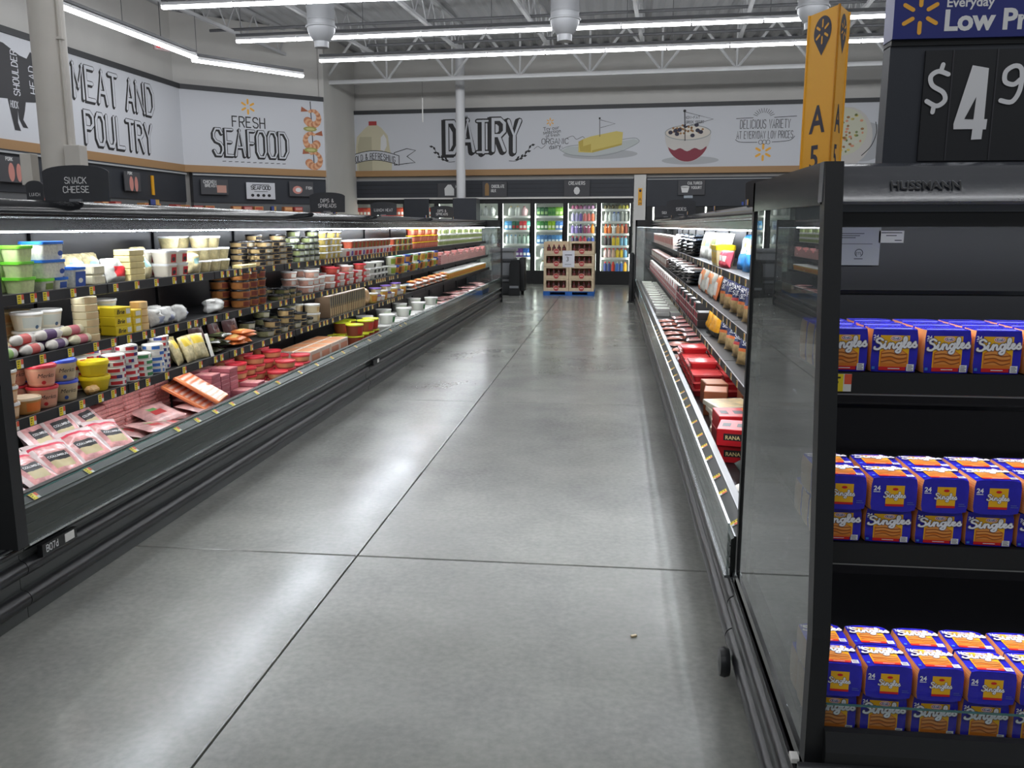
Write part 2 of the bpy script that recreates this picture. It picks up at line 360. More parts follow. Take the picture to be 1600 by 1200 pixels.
# light rows ---------------------------------------------------------------
HOUS = mat('lamp_housing', (225, 226, 228), .5)
def lamp(L):       # open trough lens: glowing underside and flanks
    pr_ = [(-.043, .0), (-.046, -.022), (-.03, -.046), (.03, -.046), (.046, -.022), (.043, .0)]; m_ = MB()
    for (a, z), (b_, z2) in zip(pr_, pr_[1:]): m_.add([(.012, a, z), (L, a, z), (L, b_, z2), (.012, b_, z2)], [(0, 3, 2, 1)], TUBE)
    return m_.add([(.012, -.043, 0), (L, -.043, 0), (L, .043, 0), (.012, .043, 0)], [(0, 1, 2, 3)], HOUS).mesh('diffuser')
seg_t = lamp(1.20); seg_long = lamp(14.6)
seg_h = MB().ext([(-.03, .001), (-.03, .05), (.03, .05), (.03, .001)], 0, 1.21, HOUS, 'x').mesh('housing')
def light_row(M, n, label, group='ceiling light rows', name='strip_light', hang=True, whole=False):
    r = empty(name); r.matrix_world = M
    for i in range(n):
        link('housing', seg_h, r, (i*1.22, 0, 0))
        if not whole: link('diffuser', seg_t, r, (i*1.22, 0, 0))
        elif i == 0: link('diffuser', seg_long, r)
        if i % 2 == 0: MB().tube((i*1.22+.1, 0, .03), (i*1.22+.1, 0, CZ-M.translation.z), .006, PIPE, 5).build('hanger', r)
    MB().box(0, n*1.22, -.022, .022, .07, .115, PIPE).build('strut_channel', r)
    return tag(r, label, 'ceiling light', group)
def rowm(x, y, z=5.0, a=-4.): return Matrix.Translation((x, y, z)) @ Matrix.Rotation(R(a), 4, 'Z')
light_row(rowm(-6.34, 18.79), 11, 'row of white strip lights nearest the dairy sign wall')
light_row(rowm(-7.26, 16.69, a=-3.4), 12, 'row of white strip lights behind the hanging air drums')
light_row(rowm(-7.34, 14.05, a=-2), 12, 'row of white strip lights cut by the top edge of the photo')
light_row(rowm(-7.92, 11.2, 4.6, a=88.6), 4, 'row of strip lights running along above the meat and poultry sign', 'ceiling light rows')
light_row(rowm(-7.97, 16.27, 4.6, a=53.3), 2, 'short run of strip lights before the fresh seafood sign')
for i, y in enumerate((10.4, 6.8, 3.2, -.4, -4.0)):
    light_row(rowm(-7.4, y+.5), 12, 'strip light row overhead, out of the photo above the aisle', 'overhead strip light rows', whole=True)
# hanging air drums
ADM = mat('drum_grey', (176, 178, 182), .45, metal=.2)
for i, (x, y, z) in enumerate(((-5.08, 15.2, 4.53), (-.88, 15.0, 4.5), (3.06, 15.0, 4.58))):
    o = empty('air_drum', (x, y, z))
    MB().lathe([(.12, 0), (.125, .1), (.14, .11), (.2, .19), (.235, .28), (.24, .33)], ADM, 28).build('nozzle_bowl', o, 35)
    MB().lathe([(.255, .325), (.262, .335), (.262, .35), (.255, .36)], ADM, 28).build('clamp_ring', o, 35)
    MB().lathe([(.235, .36), (.235, .44), (.24, .445), (.24, .46), (.235, .465), (.235, 1.5)], ADM, 28).build('drum', o, 35)
    tag(o, ['grey hanging air drum left of the white column', 'grey hanging air drum in the middle of the light row', 'grey hanging air drum beside the yellow aisle tower'][i], 'air drum', 'air drums')
# columns
COLM = mat('column_paint', (206, 201, 193), .5, noise_amt=.06, noise_scale=3)
o = empty('round_column', (-4.66, 7.0, 0))
MB().lathe([(.135, 0), (.135, 5.9)], COLM, 32).build('shaft', o, 40)
MB().tube((.14, -.05, 0), (.14, -.05, 5.9), .016, COLM, 8).build('conduit', o, 40)
for z in (1.9, 3.0, 4.1): MB().box(.115, .165, -.075, -.025, z, z+.02, COLM).build('conduit_clamp', o)
MB().rbox(-.29, -.19, -.10, 0, 1.84, 2.10, COLM, r=.006).build('junction_box', o); MB().rbox(.13, .27, -.13, -.02, 1.93, 2.16, COLM, r=.006).build('junction_box', o)
tag(o, 'cream round steel column behind the snack cheese sign with box fittings', 'column')
o = empty('round_column', (-3.9, 22.2, 0))
MB().lathe([(.115, 0), (.115, 5.9)], mat('column_white', (222, 223, 226), .45), 28).build('shaft', o, 40)
MB().rbox(-.18, .42, -.22, .42, 0, 2.2, SLATE, r=.01).build('pillar_casing', o)
tag(o, 'white round column passing in front of the dairy lettering', 'column')
# header bands --------------------------------------------------------------
TRIM = mat('band_trim', (56, 57, 60), .5)
def band(nm, M, u0, u1, z0, z1, tilt=0, wood=.15):
    b = MB(M).box(u0, u1, -.06, .09, z0, z1, SIGNW).build(nm)
    MB(M).box(u0, u1, -.09, .09, z1, z1+.10, TRIM).build('top_trim', b)
    MB(M).box(u0, u1, -.085, .09, z0-wood, z0, WOOD).build('wood_trim', b)
    return b
def face(M, mb=None):
    mb = mb or MB(M); mb.frame((0, -.061, 0), (1, 0, 0), (0, 0, 1)); return mb
# dairy
D = band('dairy_sign_band', BM, -9, 10.5, 2.96, 4.41)
tag(D, 'long white sign band reading DAIRY on the far wall', 'sign')
m = face(BM); CREAM = mat('print_milk', (206, 199, 172), .6); CREAM2 = mat('print_milk_shade', (186, 180, 154), .6); LIGHT = mat('print_light', (222, 222, 222), .6)
m.poly([(-6.05,2.965),(-6.07,3.5),(-6.03,3.84),(-5.80,4.06),(-5.68,4.14),(-5.46,4.14),(-5.34,4.06),(-5.17,3.86),(-5.12,3.5),(-5.06,3.3),(-5.08,2.965)], CREAM, .002)
m.poly([(-6.0,2.965),(-6.02,3.6),(-5.95,3.84),(-5.62,3.84),(-5.62,2.965)], CREAM2, .003)
m.poly([(-5.38,3.5),(-5.36,3.82),(-5.28,3.9),(-5.21,3.78),(-5.2,3.6),(-5.28,3.46)], LIGHT, .004)
m.build('milk_jug_print', D)
m = face(BM); m.poly([(-5.69,4.13),(-5.69,4.235),(-5.47,4.235),(-5.47,4.13)], mat('print_red', (178, 66, 66), .6), .003); m.build('jug_cap_print', D)
m = face(BM)
def banner(m, pts, l): m.poly(pts, SIGNW, l); m.ribbon(pts + [pts[0]], .018, INK, l+.0008, caps=False)
banner(m, [(-6.74,3.50),(-6.5,3.52),(-6.15,3.42),(-6.15,3.1),(-6.5,3.14),(-6.72,3.16),(-6.5,3.32)], .004)
banner(m, [(-4.41,3.47),(-4.65,3.52),(-5.0,3.42),(-5.0,3.1),(-4.65,3.14),(-4.43,3.16),(-4.65,3.32)], .004)
arc = [(-6.27+1.4*i/12, 3.34+.14*math.sin(math.pi*i/12)) for i in range(13)]
banner(m, arc + [(x, y-.24) for x, y in reversed(arc)], .006)
m.build('ribbon_banner', D)
m = face(BM); wtxt = 'COLD & REFRESHING'
sts = strokes(wtxt, -5.57, 0, .052, .15, gap=.45)
for st in sts: m.ribbon([(x, y + 3.125 + .14*math.sin(math.pi*(x+6.27)/1.4)) for x, y in st], .016, INK, .008)
m.build('lettering', D)
m = face(BM)
for i, c in enumerate('DAIRY'):
    cx = -3.42 + i*.41
    for st in strokes(c, cx, 3.42 if i % 2 else 3.38, .30 if c != 'I' else .26, .78):
        m.ribbon([(x-.04, y-.02) for x, y in st], .18, INK, .002); m.ribbon(st, .165, INK, .003)
    for st in strokes(c, cx, 3.42 if i % 2 else 3.38, .30 if c != 'I' else .26, .78):
        m.ribbon([(x+.02, y+.012) for x, y in st], .078, SIGNW, .005)
    if c == 'I':
        for y in (3.40, 4.18): m.ribbon([(cx-.14, y), (cx+.14, y)], .12, INK, .003); m.ribbon([(cx-.14, y), (cx+.14, y)], .05, SIGNW, .005)
m.build('lettering', D)
m = face(BM)
for s, bx in ((-1, -3.35), (1, -1.9)):
    m.ribbon(catmull([(bx, 3.17), (bx+s*.2, 3.17), (bx+s*.4, 3.3), (bx+s*.55, 3.5)]), .014, INK, .002)
    for q in range(9):
        t = q/8; px, py = bx+s*(.15+.42*t), 3.17+.36*t*t+.02; a = (55 if q % 2 else 10)
        a = R(a if s > 0 else 180-a); ex, ey = px+.12*math.cos(a), py+.12*math.sin(a)
        m.poly([(px, py), ((px+ex)/2-.03*math.sin(a), (py+ey)/2+.03*math.cos(a)), (ex, ey), ((px+ex)/2+.03*math.sin(a), (py+ey)/2-.03*math.cos(a))], INK, .003)
m.build('laurel_print', D)
m = face(BM); spark(m, -.83, 4.12, .10, SPARKY, .002); m.build('spark_logo', D)
m = face(BM)
for i, (t, sc) in enumerate((('Try our', .13), ('selection', .13), ('of fresh', .12))): m.text(T(t), -.80+.02*i, 3.92-.085*i, sc, INK, .002, rot=6)
m.build('lettering', D); m = face(BM)
letters(m, 'ORGANIC', -.70, 3.575, .085, .13, .014, INK, .002, gap=.3); m.text(T('dairy.'), -.68, 3.46, .16, INK, .002, rot=8)
m.build('lettering', D); m = face(BM)
m.ribbon(catmull([(-.42, 3.70), (-.25, 3.76), (-.15, 3.68), (0, 3.74), (.05, 3.70)]), .01, INK, .002); m.ribbon(catmull([(-1.25, 3.45), (-1.15, 3.52), (-1.05, 3.47), (-.95, 3.55)]), .01, INK, .002)
m.build('lettering', D)
# butter dish
m = face(BM); BUT = mat('print_butter', (214, 196, 112), .6); BUT2 = mat('print_butter_dark', (192, 170, 84), .6); GPR = mat('print_glass', (150, 156, 158), .6); SHD = mat('print_shadow', (178, 180, 184), .6)
m.oval(.45, 3.3, .95, .12, SHD, .0015); m.poly([(-.55,3.40),(-.3,3.30),(.3,3.26),(.9,3.36),(1.35,3.52),(1.42,3.62),(1.3,3.66),(.9,3.6),(.2,3.5),(-.35,3.5)], mat('print_dish', (190, 196, 196), .6), .002)
m.ribbon(catmull([(-.57,3.42),(-.3,3.30),(.3,3.25),(.9,3.34),(1.38,3.55),(1.40,3.65),(1.2,3.68),(.4,3.56),(-.3,3.52),(-.57,3.42)]), .016, GPR, .003)
m.poly([(-.1,3.36),(.25,3.34),(1.0,3.52),(1.02,3.83),(.86,3.86),(.2,3.74),(.02,3.68),(-.1,3.62)], BUT, .004); m.poly([(-.1,3.62),(.02,3.68),(.02,3.5),(.22,3.56),(.22,3.36),(-.05,3.38)], BUT2, .005); m.poly([(.25,3.34),(1.0,3.52),(1.0,3.56),(.25,3.40)], BUT2, .005)
m.build('butter_dish_print', D)
m = face(BM)
m.ribbon([(.44, 3.74), (.43, 4.18)], .014, INK, .006); m.oval(.43, 4.18, .025, .025, INK, .006, 10); m.ribbon([(.45, 4.14), (.82, 4.04), (.46, 3.95)], .01, INK, .006)
m.ribbon([(2.56, 3.6), (2.53, 4.31)], .02, INK, .011); m.oval(2.53, 4.31, .035, .035, INK, .011, 10); m.poly([(2.56, 4.28), (3.22, 4.10), (2.57, 3.94)], SIGNW, .010); m.ribbon([(2.56, 4.28), (3.22, 4.10), (2.57, 3.94)], .012, INK, .011)
letters(m, 'NON-FAT', 2.72, 4.12, .04, .06, .008, INK, .012); letters(m, 'GREEK YOGURT', 2.79, 4.01, .028, .06, .008, INK, .012)
m.build('flag_print', D)
# yogurt bowl
m = face(BM); BOWL = mat('print_bowl', (204, 200, 196), .6); YOG = mat('print_yogurt', (214, 206, 196), .6); BERRY = mat('print_berry', (136, 56, 70), .6); BLUEB = mat('print_blueberry', (54, 52, 70), .6); NUT = mat('print_nut', (160, 118, 76), .6)
m.oval(2.7, 3.12, .7, .1, SHD, .0015)
bowl = [(2.07,3.80)] + [(2.625+.56*math.cos(R(a)), 3.76+.68*math.sin(R(a))) for a in range(186, 355, 8)] + [(3.18,3.80)]
m.poly(bowl, BOWL, .002); m.poly(catmull([(2.15,3.45),(2.3,3.37),(2.45,3.42),(2.62,3.34),(2.8,3.42),(2.95,3.37),(3.09,3.46)], 3) + [(2.625+.55*math.cos(R(a)), 3.76+.67*math.sin(R(a))) for a in range(-32, -150, -8)], BERRY, .003)
m.oval(2.625, 3.78, .55, .17, YOG, .004); m.oval(2.62, 3.86, .4, .13, mat('print_cream', (222, 216, 206), .6), .005); m.ribbon([(2.625+.555*math.cos(R(a)), 3.79+.175*math.sin(R(a))) for a in range(0, 361, 12)], .018, GPR, .0055, caps=False)
for q in range(26):
    a, rr = random.uniform(0, 6.28), random.uniform(.1, .42); px, py = 2.62+rr*math.cos(a), 3.87+.32*rr*math.sin(a)
    m.oval(px, py, .03, .028, NUT, .006, 7)
for px, py in ((2.2,3.80),(2.32,3.84),(2.42,3.86),(2.36,3.76),(2.74,3.72),(2.86,3.84),(2.94,3.8),(2.83,3.97),(2.56,3.95)): m.oval(px, py, .055, .048, BLUEB, .007, 12)
m.build('yogurt_bowl_print', D)
m = face(BM)
letters(m, 'DELICIOUS VARIETY', 4.47, 3.86, .056, .20, .013, INK, .002, gap=.42); m.build('lettering', D); m = face(BM); letters(m, 'AT EVERYDAY LOW PRICES', 4.47, 3.62, .046, .17, .012, INK, .002, gap=.42)
m.build('lettering', D); m = face(BM)
m.ribbon([(3.78, 4.10), (4.18, 4.11)], .014, INK, .002); m.ribbon([(4.68, 4.11), (5.2, 4.13)], .014, INK, .002)
for a in range(20, 161, 14): m.ribbon([(4.43+.16*math.cos(R(a)), 4.11+.12*math.sin(R(a))), (4.43+.26*math.cos(R(a)), 4.11+.22*math.sin(R(a)))], .011, INK, .002)
m.ribbon(catmull([(3.78, 3.60), (3.9, 3.54), (4.3, 3.53)]), .013, INK, .002); m.ribbon(catmull([(4.65, 3.53), (5.05, 3.56), (5.18, 3.66)]), .013, INK, .002)
for q in range(3): m.ribbon([(4.38+.09*q+.045*math.cos(R(a)), 3.53+.05*math.sin(R(a))) for a in range(-80, 261, 20)], .011, INK, .002)
m.build('flourish_print', D)
m = face(BM); spark(m, 4.45, 3.29, .21, SPARKY, .002); m.build('spark_logo', D)
# second bowl, right of the aisle tower
m = face(BM); m.oval(6.75, 3.50, .62, .46, SHD, .0015); m.oval(6.35, 3.62, .62, .70, BOWL, .002); m.oval(6.28, 3.74, .56, .56, mat('print_salad', (206, 206, 186), .6), .003)
for q in range(60):
    a, rr = random.uniform(0, 6.28), .5*math.sqrt(random.random()); m.oval(6.28+rr*math.cos(a), 3.74+rr*math.sin(a), random.uniform(.02, .05), .03, random.choice([NUT, BUT, mat('print_leaf', (120, 134, 84), .6), mat('print_peach', (214, 150, 120), .6), YOG]), .004, 7)
m.ribbon(catmull([(6.75, 3.18), (6.95, 3.4), (7.05, 3.7), (7.02, 3.95)]), .018, INK, .004)
m.build('salad_bowl_print', D)
# seafood
F = band('seafood_sign_band', SM, 0, 3.36, 2.82, 4.41); tag(F, 'white sign band reading FRESH SEAFOOD on the angled corner wall', 'sign')
m = face(SM); spark(m, 1.52, 4.15, .17, SPARKY, .002); m.build('spark_logo', F)
m = face(SM); letters(m, 'FRESH', 1.52, 3.70, .115, .22, .026, INK, .002, gap=.38); m.build('lettering', F); m = face(SM)
ww = [.19, .17, .21, .16, .20, .20, .20]; cx = .80
for c, wl in zip('SEAFOOD', ww):
    for st in strokes(c, cx, 3.06, wl, .56): m.ribbon([(x-.018, y-.012) for x, y in st], .082, INK, .002); m.ribbon(st, .076, INK, .003)
    for st in strokes(c, cx, 3.06, wl, .56): m.ribbon([(x+.006, y+.006) for x, y in st], .034, SIGNW, .005)
    cx += wl+.065
m.build('lettering', F); m = face(SM)
for q in range(11): m.ribbon([(.88+.14*q, 2.93), (.95+.14*q, 2.935)], .014, INK, .002)
m.build('dashed_line', F)
m = face(SM); SHR = [mat('print_shrimp', (196, 132, 96), .6, noise_amt=.25, noise_scale=14), mat('print_shrimp_light', (220, 170, 132), .6), mat('print_shrimp_dark', (168, 98, 70), .6)]; LIME = mat('print_lime', (160, 158, 88), .6)
m.ribbon([(3.03, 4.38), (3.07, 2.88)], .022, INK, .002)
for q, zc in enumerate((4.02, 3.50, 3.06)):
    sg = (1, -1, 1)[q]; arc = [(3.05+sg*.03+.15*math.cos(R(a))*(1 if sg > 0 else -1), zc+.16*math.sin(R(a))) for a in range(-150, 121, 18)]
    for k2, (x, y) in enumerate(arc): m.oval(x, y, .105-.0045*k2, .095-.004*k2, SHR[k2 % 2], .003+.0002*k2, 12)
    m.poly([(arc[-1][0]-.02, arc[-1][1]), (arc[-1][0]-sg*.2, arc[-1][1]+.10), (arc[-1][0]-sg*.22, arc[-1][1]-.02)], SHR[2], .004)
for zc in (3.76, 3.28): m.oval(3.0, zc, .17, .055, LIME, .0075); m.oval(3.0, zc, .11, .03, mat('print_lime_light', (196, 192, 130), .6), .008)
m.build('shrimp_skewer_print', F)
# meat and poultry
G = band('meat_sign_band', MM, 5, 18.46, 2.82, 4.41); tag(G, 'white sign band reading MEAT AND POULTRY on the left wall', 'sign')
m = face(MM)
def block_letters(txt, u0, u1, z0, h):
    n = sum(.55 if c == ' ' else 1 for c in txt); wl = (u1-u0)/(n*1.38-.38); cx = u0
    for c in txt:
        if c == ' ': cx += .55*1.38*wl; continue
        for st in strokes(c, cx+wl/2, z0, wl, h):
            m.ribbon([(x-.035, y-.03) for x, y in st], .092, INK, .002); m.ribbon(st, .084, INK, .003)
        for st in strokes(c, cx+wl/2, z0, wl, h): m.ribbon(st, .058, SIGNW, .005)
        cx += 1.38*wl
block_letters('MEAT AND', 14.62, 17.25, 3.72, .55); m.build('lettering', G); m = face(MM); block_letters('POULTRY', 14.85, 17.1, 2.97, .53)
m.build('lettering', G)
PIG = mat('print_pig', (48, 48, 52), .6)
m = face(MM); m.poly([(11.3,4.28),(12.3,4.30),(12.9,4.26),(13.25,4.14),(13.42,4.12),(13.52,4.24),(13.64,4.20),(13.62,4.06),(13.72,3.86),(13.92,3.66),(13.9,3.52),(13.72,3.50),(13.5,3.46),(13.3,3.44),(13.26,3.30),(13.2,3.16),(13.30,3.04),(13.18,3.04),(13.10,3.16),(13.09,3.3),(13.07,3.10),(13.12,2.98),(12.98,2.98),(12.93,3.2),(12.88,3.44),(12.3,3.40),(11.3,3.42)], PIG, .002)
m.build('pig_silhouette', G)
m = face(MM)
def vtext(txt, u, z, wl, h, wd):
    for st in strokes(txt, 0, 0, wl, h, gap=.4, align='l'): m.ribbon([(u-y, z+x) for x, y in st], wd, SIGNW, .004)
vtext('SHOULDER', 13.18, 3.52, .062, .14, .016); m.build('lettering', G); m = face(MM); vtext('HEAD', 13.58, 3.60, .08, .14, .016); m.build('lettering', G); m = face(MM); letters(m, 'HOCK', 13.02, 3.32, .035, .10, .012, SIGNW, .004, gap=.35)
m.build('lettering', G)
# exit sign
o = MB(Matrix.Translation((-9.0, 17.1, 4.93)) @ Matrix.Rotation(R(60), 4, 'Z')).rbox(-.17, .17, -.03, .03, 0, .24, mat('exit_box', (222, 200, 200), .4), r=.01).build('exit_sign')
m = MB(Matrix.Translation((-9.0, 17.1, 4.93)) @ Matrix.Rotation(R(60), 4, 'Z')).frame((0, -.031, 0), (1, 0, 0), (0, 0, 1)); letters(m, 'EXIT', 0, .05, .055, .14, .02, mat('exit_red', (214, 40, 52), .4, emit=.6), .001); m.build('lettering', o)
MB(Matrix.Translation((-9.0, 17.1, 4.93))).tube((0, 0, .24), (0, 0, 1.05), .008, PIPE, 6).build('stem', o)
tag(o, 'red lettered EXIT sign hanging from the ceiling at left', 'exit sign')
o = MB().lathe([(.0, 0), (.16, .01), (.17, .03), (.0, .05)], WHITE, 20, c=(-6.4, 13.6, 5.33)).build('ceiling_speaker', smooth=40)
MB().tube((-6.4, 13.6, 5.37), (-6.4, 13.6, 6.0), .01, PIPE, 6).build('stem', o); tag(o, 'white round ceiling disc near the upper left light row', 'ceiling fixture')
o = MB().tube((-4.6, 21.0, 3.95), (-4.6, 21.0, 4.5), .014, WHITE, 8).build('hanging_cord'); MB().tube((-4.6, 21.0, 4.5), (-4.6, 21.0, 4.9), .004, PIPE, 5).build('wire', o)
tag(o, 'thin white pull cord hanging left of the dairy lettering', 'cord')
# ================================================================ REFRIGERATED CASES
UL, Y0 = 4.75, 2.9
SHELF = {1: (.325, 1.211), 2: (.29, .945), 3: (.258, .70), 0: (.10, .36)}    # front distance from the bumper, top height
LBUMP, RBUMP = -2.2, .405
def SX(side, a): return LBUMP - a if side == 'L' else RBUMP + a
TAGM = MB().box(-.021, .021, -.0025, 0, -.018, .02, TAGW).frame((0, -.0027, 0), (1, 0, 0), (0, 0, 1))
TAGM.rect(-.021, .004, -.018, .02, TAGY, .0003).rect(.006, .021, -.002, .02, TAGR, .0003)
for q in range(3): TAGM.rect(-.016, -.002-.004*q, .010-.010*q, .014-.010*q, mat('tag_ink', (70, 66, 30), .6), .0006)
TAGM = TAGM.mesh('price_tag')
GREYIN = mat('inner_panel_grey', (150, 147, 140), .5)
def sprof(side, prof): return [(SX(side, a), z) for a, z in prof]
def sbox(mb, side, a0, a1, y0, y1, z0, z1, m):
    x0, x1 = sorted((SX(side, a0), SX(side, a1))); return mb.box(x0, x1, y0, y1, z0, z1, m)
CANOPY = [(.302,1.535),(.297,1.55),(.30,1.575),(.312,1.597),(.335,1.612),(.37,1.616),(.86,1.616),(.86,1.515),(.37,1.515),(.335,1.480),(.318,1.480),(.318,1.53)]
FACE = [(.035,.0),(.035,.05),(.045,.055),(.045,.11),(.055,.115),(.055,.16),(.045,.165),(.045,.235),(.05,.24),(.05,.262),(.03,.266),(.03,.30),(.86,.30),(.86,0)]
def halfround(a, z, r, k=10): return [(a + r*math.cos(R(90+180*i/k)), z + 1.0*r*math.sin(R(90+180*i/k))) for i in range(k+1)]
rng = random.Random(3)
def case_unit(side, i, label):
    y0, y1 = Y0 + UL*i, Y0 + UL*(i+1)
    g = empty('refrigerated_case', (SX(side, .43), (y0+y1)/2, 0))
    e = .004
    wp(MB().ext(sprof(side, FACE), y0+e, y1-e, KICK), 'base', g)
    for z, r, m in ((.282, .021, BLACK), (.20, .032, RUBBER), (.078, .034, RUBBER)):
        wp(MB().ext(sprof(side, halfround(.046, z, r) ), y0+e, y1-e, m), 'bumper_rail', g, smooth=40)
    wp(MB().ext(sprof(side, [(.0,.294),(.0,.303),(.03,.306),(.03,.294)]), y0+e, y1-e, CHROME), 'glass_channel', g)
    mo = wp(MB().ext(sprof(side, [(.018,.30),(.018,.435),(.075,.472),(.10,.472),(.10,.30)]), y0+e, y1-e, mat('deck_moulding', (44, 46, 45), .3)), 'deck_moulding', g)
    for ra, rz_ in ((.014, .33), (.014, .37), (.014, .41), (.028, .4425), (.068, .469)): wp(sbox(MB(), side, ra, ra+.006, y0+e, y1-e, rz_, rz_+.005, mat('moulding_rib', (74, 77, 76), .3)), 'moulding_rib', g)
    wp(sbox(MB(), side, .10, .74, y0+e, y1-e, .30, .36, DARKIN), 'deck_pan', g)
    bm = GREYIN if (side == 'R' and i == 0) else DARKIN
    wp(sbox(MB(), side, .74, .86, y0+e, y1-e, .30, 1.515, DARKIN), 'back_wall', g)
    for q in range(4):
        yy = y0 + q*UL/4
        bp = wp(sbox(MB(), side, .728, .74, yy+.008, yy+UL/4-.008, .37, 1.51, bm), 'back_panel', g)
        wp(sbox(MB(), side, .715, .728, yy+.0, yy+.022, .37, 1.5, BLACKM), 'shelf_upright', g)
    wp(MB().ext(sprof(side, CANOPY), y0+e, y1-e, BLACK), 'canopy', g, smooth=35)
    wp(MB().ext(sprof(side, [(.292,1.533),(.292,1.541),(.302,1.541),(.302,1.533)]), y0+e, y1-e, CHROME), 'canopy_edge', g)
    for q in range(3):
        ya, yb = y0 + .03 + q*1.57, y0 + .03 + q*1.57 + 1.5
        tb = MB(); pp = [(SX(side, .341), 1.484), (SX(side, .348), 1.473), (SX(side, .378), 1.473), (SX(side, .385), 1.484)]
        for (xa, za), (xb, zb) in zip(pp, pp[1:]):
            f4 = (0, 1, 2, 3) if side == 'R' else (0, 3, 2, 1); tb.add([(xa, ya, za), (xb, ya, zb), (xb, yb, zb), (xa, yb, za)], [f4], LED)
        wp(tb, 'light_tube', g, fix=False)
        wp(sbox(MB(), side, .337, .39, ya-.03, yb+.03, 1.4845, 1.515, WHITE), 'lamp_holder', g)
    for q in range(2):
        wp(sbox(MB(), side, .006, .014, y0+q*UL/2+.006, y0+(q+1)*UL/2-.006, .303, .49, GLASS), 'glass_panel', g)
        wp(sbox(MB(), side, .006, .014, y0+q*UL/2+.006, y0+(q+1)*UL/2-.006, .49, .4925, GEDGE), 'glass_top_edge', g)
    for lv in (1, 2, 3):
        a, z = SHELF[lv]
        for q in range(4):
            ya, yb = y0+q*UL/4+.006, y0+(q+1)*UL/4-.006
            sh = wp(MB().ext(sprof(side, [(a,z+.004),(a,z-.042),(a+.012,z-.046),(a+.018,z-.014),(.715,z-.02),(.715,z),(a+.008,z)]), ya, yb, BLACKM), 'shelf', g)
            ed = wp(sbox(MB(), side, a-.001, a+.006, ya, yb, z+.003, z+.006, mat('shelf_edge', (130, 130, 130), .3, metal=.6)), 'shelf_edge', g)
            if ya < 9.6:
                y = ya + rng.uniform(.05, .12)
                while y < yb - .03:
                    t = link('price_tag', TAGM, sh, (SX(side, a-.0005), y, z-.02)); t.rotation_euler = (0, 0, R(90 if side == 'L' else -90)); t.parent = sh
                    y += rng.choice((.085, .11, .15, .2)) * (1 if side == 'L' else 2.2)
    for lv in (1, 2, 3):
        a, z = SHELF[lv]; xa, xb = sorted((SX(side, a+.028), SX(side, a+.048)))
        wp(MB().box(xa, xb, y0+.03, y1-.03, z-.0255, z-.0195, BLACKM), 'shelf_light_rail', g); wp(MB().add([(xa, y0+.03, z-.026), (xb, y0+.03, z-.026), (xb, y1-.03, z-.026), (xa, y1-.03, z-.026)], [(0, 3, 2, 1)], SLED), 'shelf_light', g, fix=False)
    if i < 2:
        y = y0 + .12
        while y < y1 - .1 and y < 9.3:
            s = 1 if side == 'L' else -1
            t = link('price_tag', TAGM, mo, (SX(side, .045), y, .4535)); t.rotation_euler = (R(-57), 0, R(90)*s)
            y += rng.choice((.22, .3, .36, .42))
    return tag(g, label, 'display case', 'cases along the %s of the aisle' % ('left' if side == 'L' else 'right'))
lb = ['nearest black open refrigerated case on the left of the aisle, with cheese tubs', 'middle black open refrigerated case of the left run', 'farthest black open refrigerated case of the left run']
rb = ['nearest black open refrigerated case on the right of the aisle, with pasta bags', 'middle black open refrigerated case of the right run', 'farthest black open refrigerated case of the right run']
CASES = {}
for i in range(3): CASES['L', i] = case_unit('L', i, lb[i]); CASES['R', i] = case_unit('R', i, rb[i])
# end panels, carried by their cases
c = CASES['L', 0]
wp(sbox(MB(), 'L', 0, .86, 2.84, 2.9, .30, 1.62, BLACKM), 'end_panel', c)
wp(MB().ext(sprof('L', FACE), 2.3, 2.9, KICK), 'base', c)
for z, r, m in ((.282, .021, BLACK), (.20, .032, RUBBER), (.078, .034, RUBBER)): wp(MB().ext(sprof('L', halfround(.046, z, r)), 2.3, 2.9, m), 'bumper_rail', c, smooth=40)
wp(MB().ext(sprof('L', CANOPY), 2.84, 2.9, BLACK), 'canopy_end', c, smooth=35)
pl = wp(sbox(MB(), 'L', -.002, .02, 2.97, 3.19, .225, .272, BLACKM), 'number_plate', c)
m = MB().frame((LBUMP+.0025, 2.97, .225), (0, 1, 0), (0, 0, 1)); letters(m, 'B07d', .06, .012, .014, .026, .004, CHALKW, .0005, gap=.4); m.build('lettering', pl)
wp(sbox(MB(), 'L', -.004, 0, 3.11, 3.17, .232, .266, TAGW), 'barcode_label', c)
pl = wp(sbox(MB(), 'L', -.002, .02, 7.72, 7.94, .225, .272, BLACKM), 'number_plate', CASES['L', 1]); wp(sbox(MB(), 'L', -.004, 0, 7.85, 7.91, .232, .266, TAGW), 'barcode_label', CASES['L', 1])
for side in 'LR':
    c = CASES[side, 2]; ye = Y0+3*UL
    wp(sbox(MB(), side, .02, .74, ye+.003, ye+.010, .31, 1.49, GLASSE), 'end_glass', c)
    wp(sbox(MB(), side, .0, .86, ye, ye+.05, .0, .31, BLACKM), 'end_base', c)
    for a in (.0, .72): wp(sbox(MB(), side, a, a+.03, ye, ye+.03, .31, 1.62, BLACKM), 'end_post', c)
    wp(sbox(MB(), side, .0, .86, ye, ye+.03, 1.49, 1.62, BLACKM), 'end_header', c)
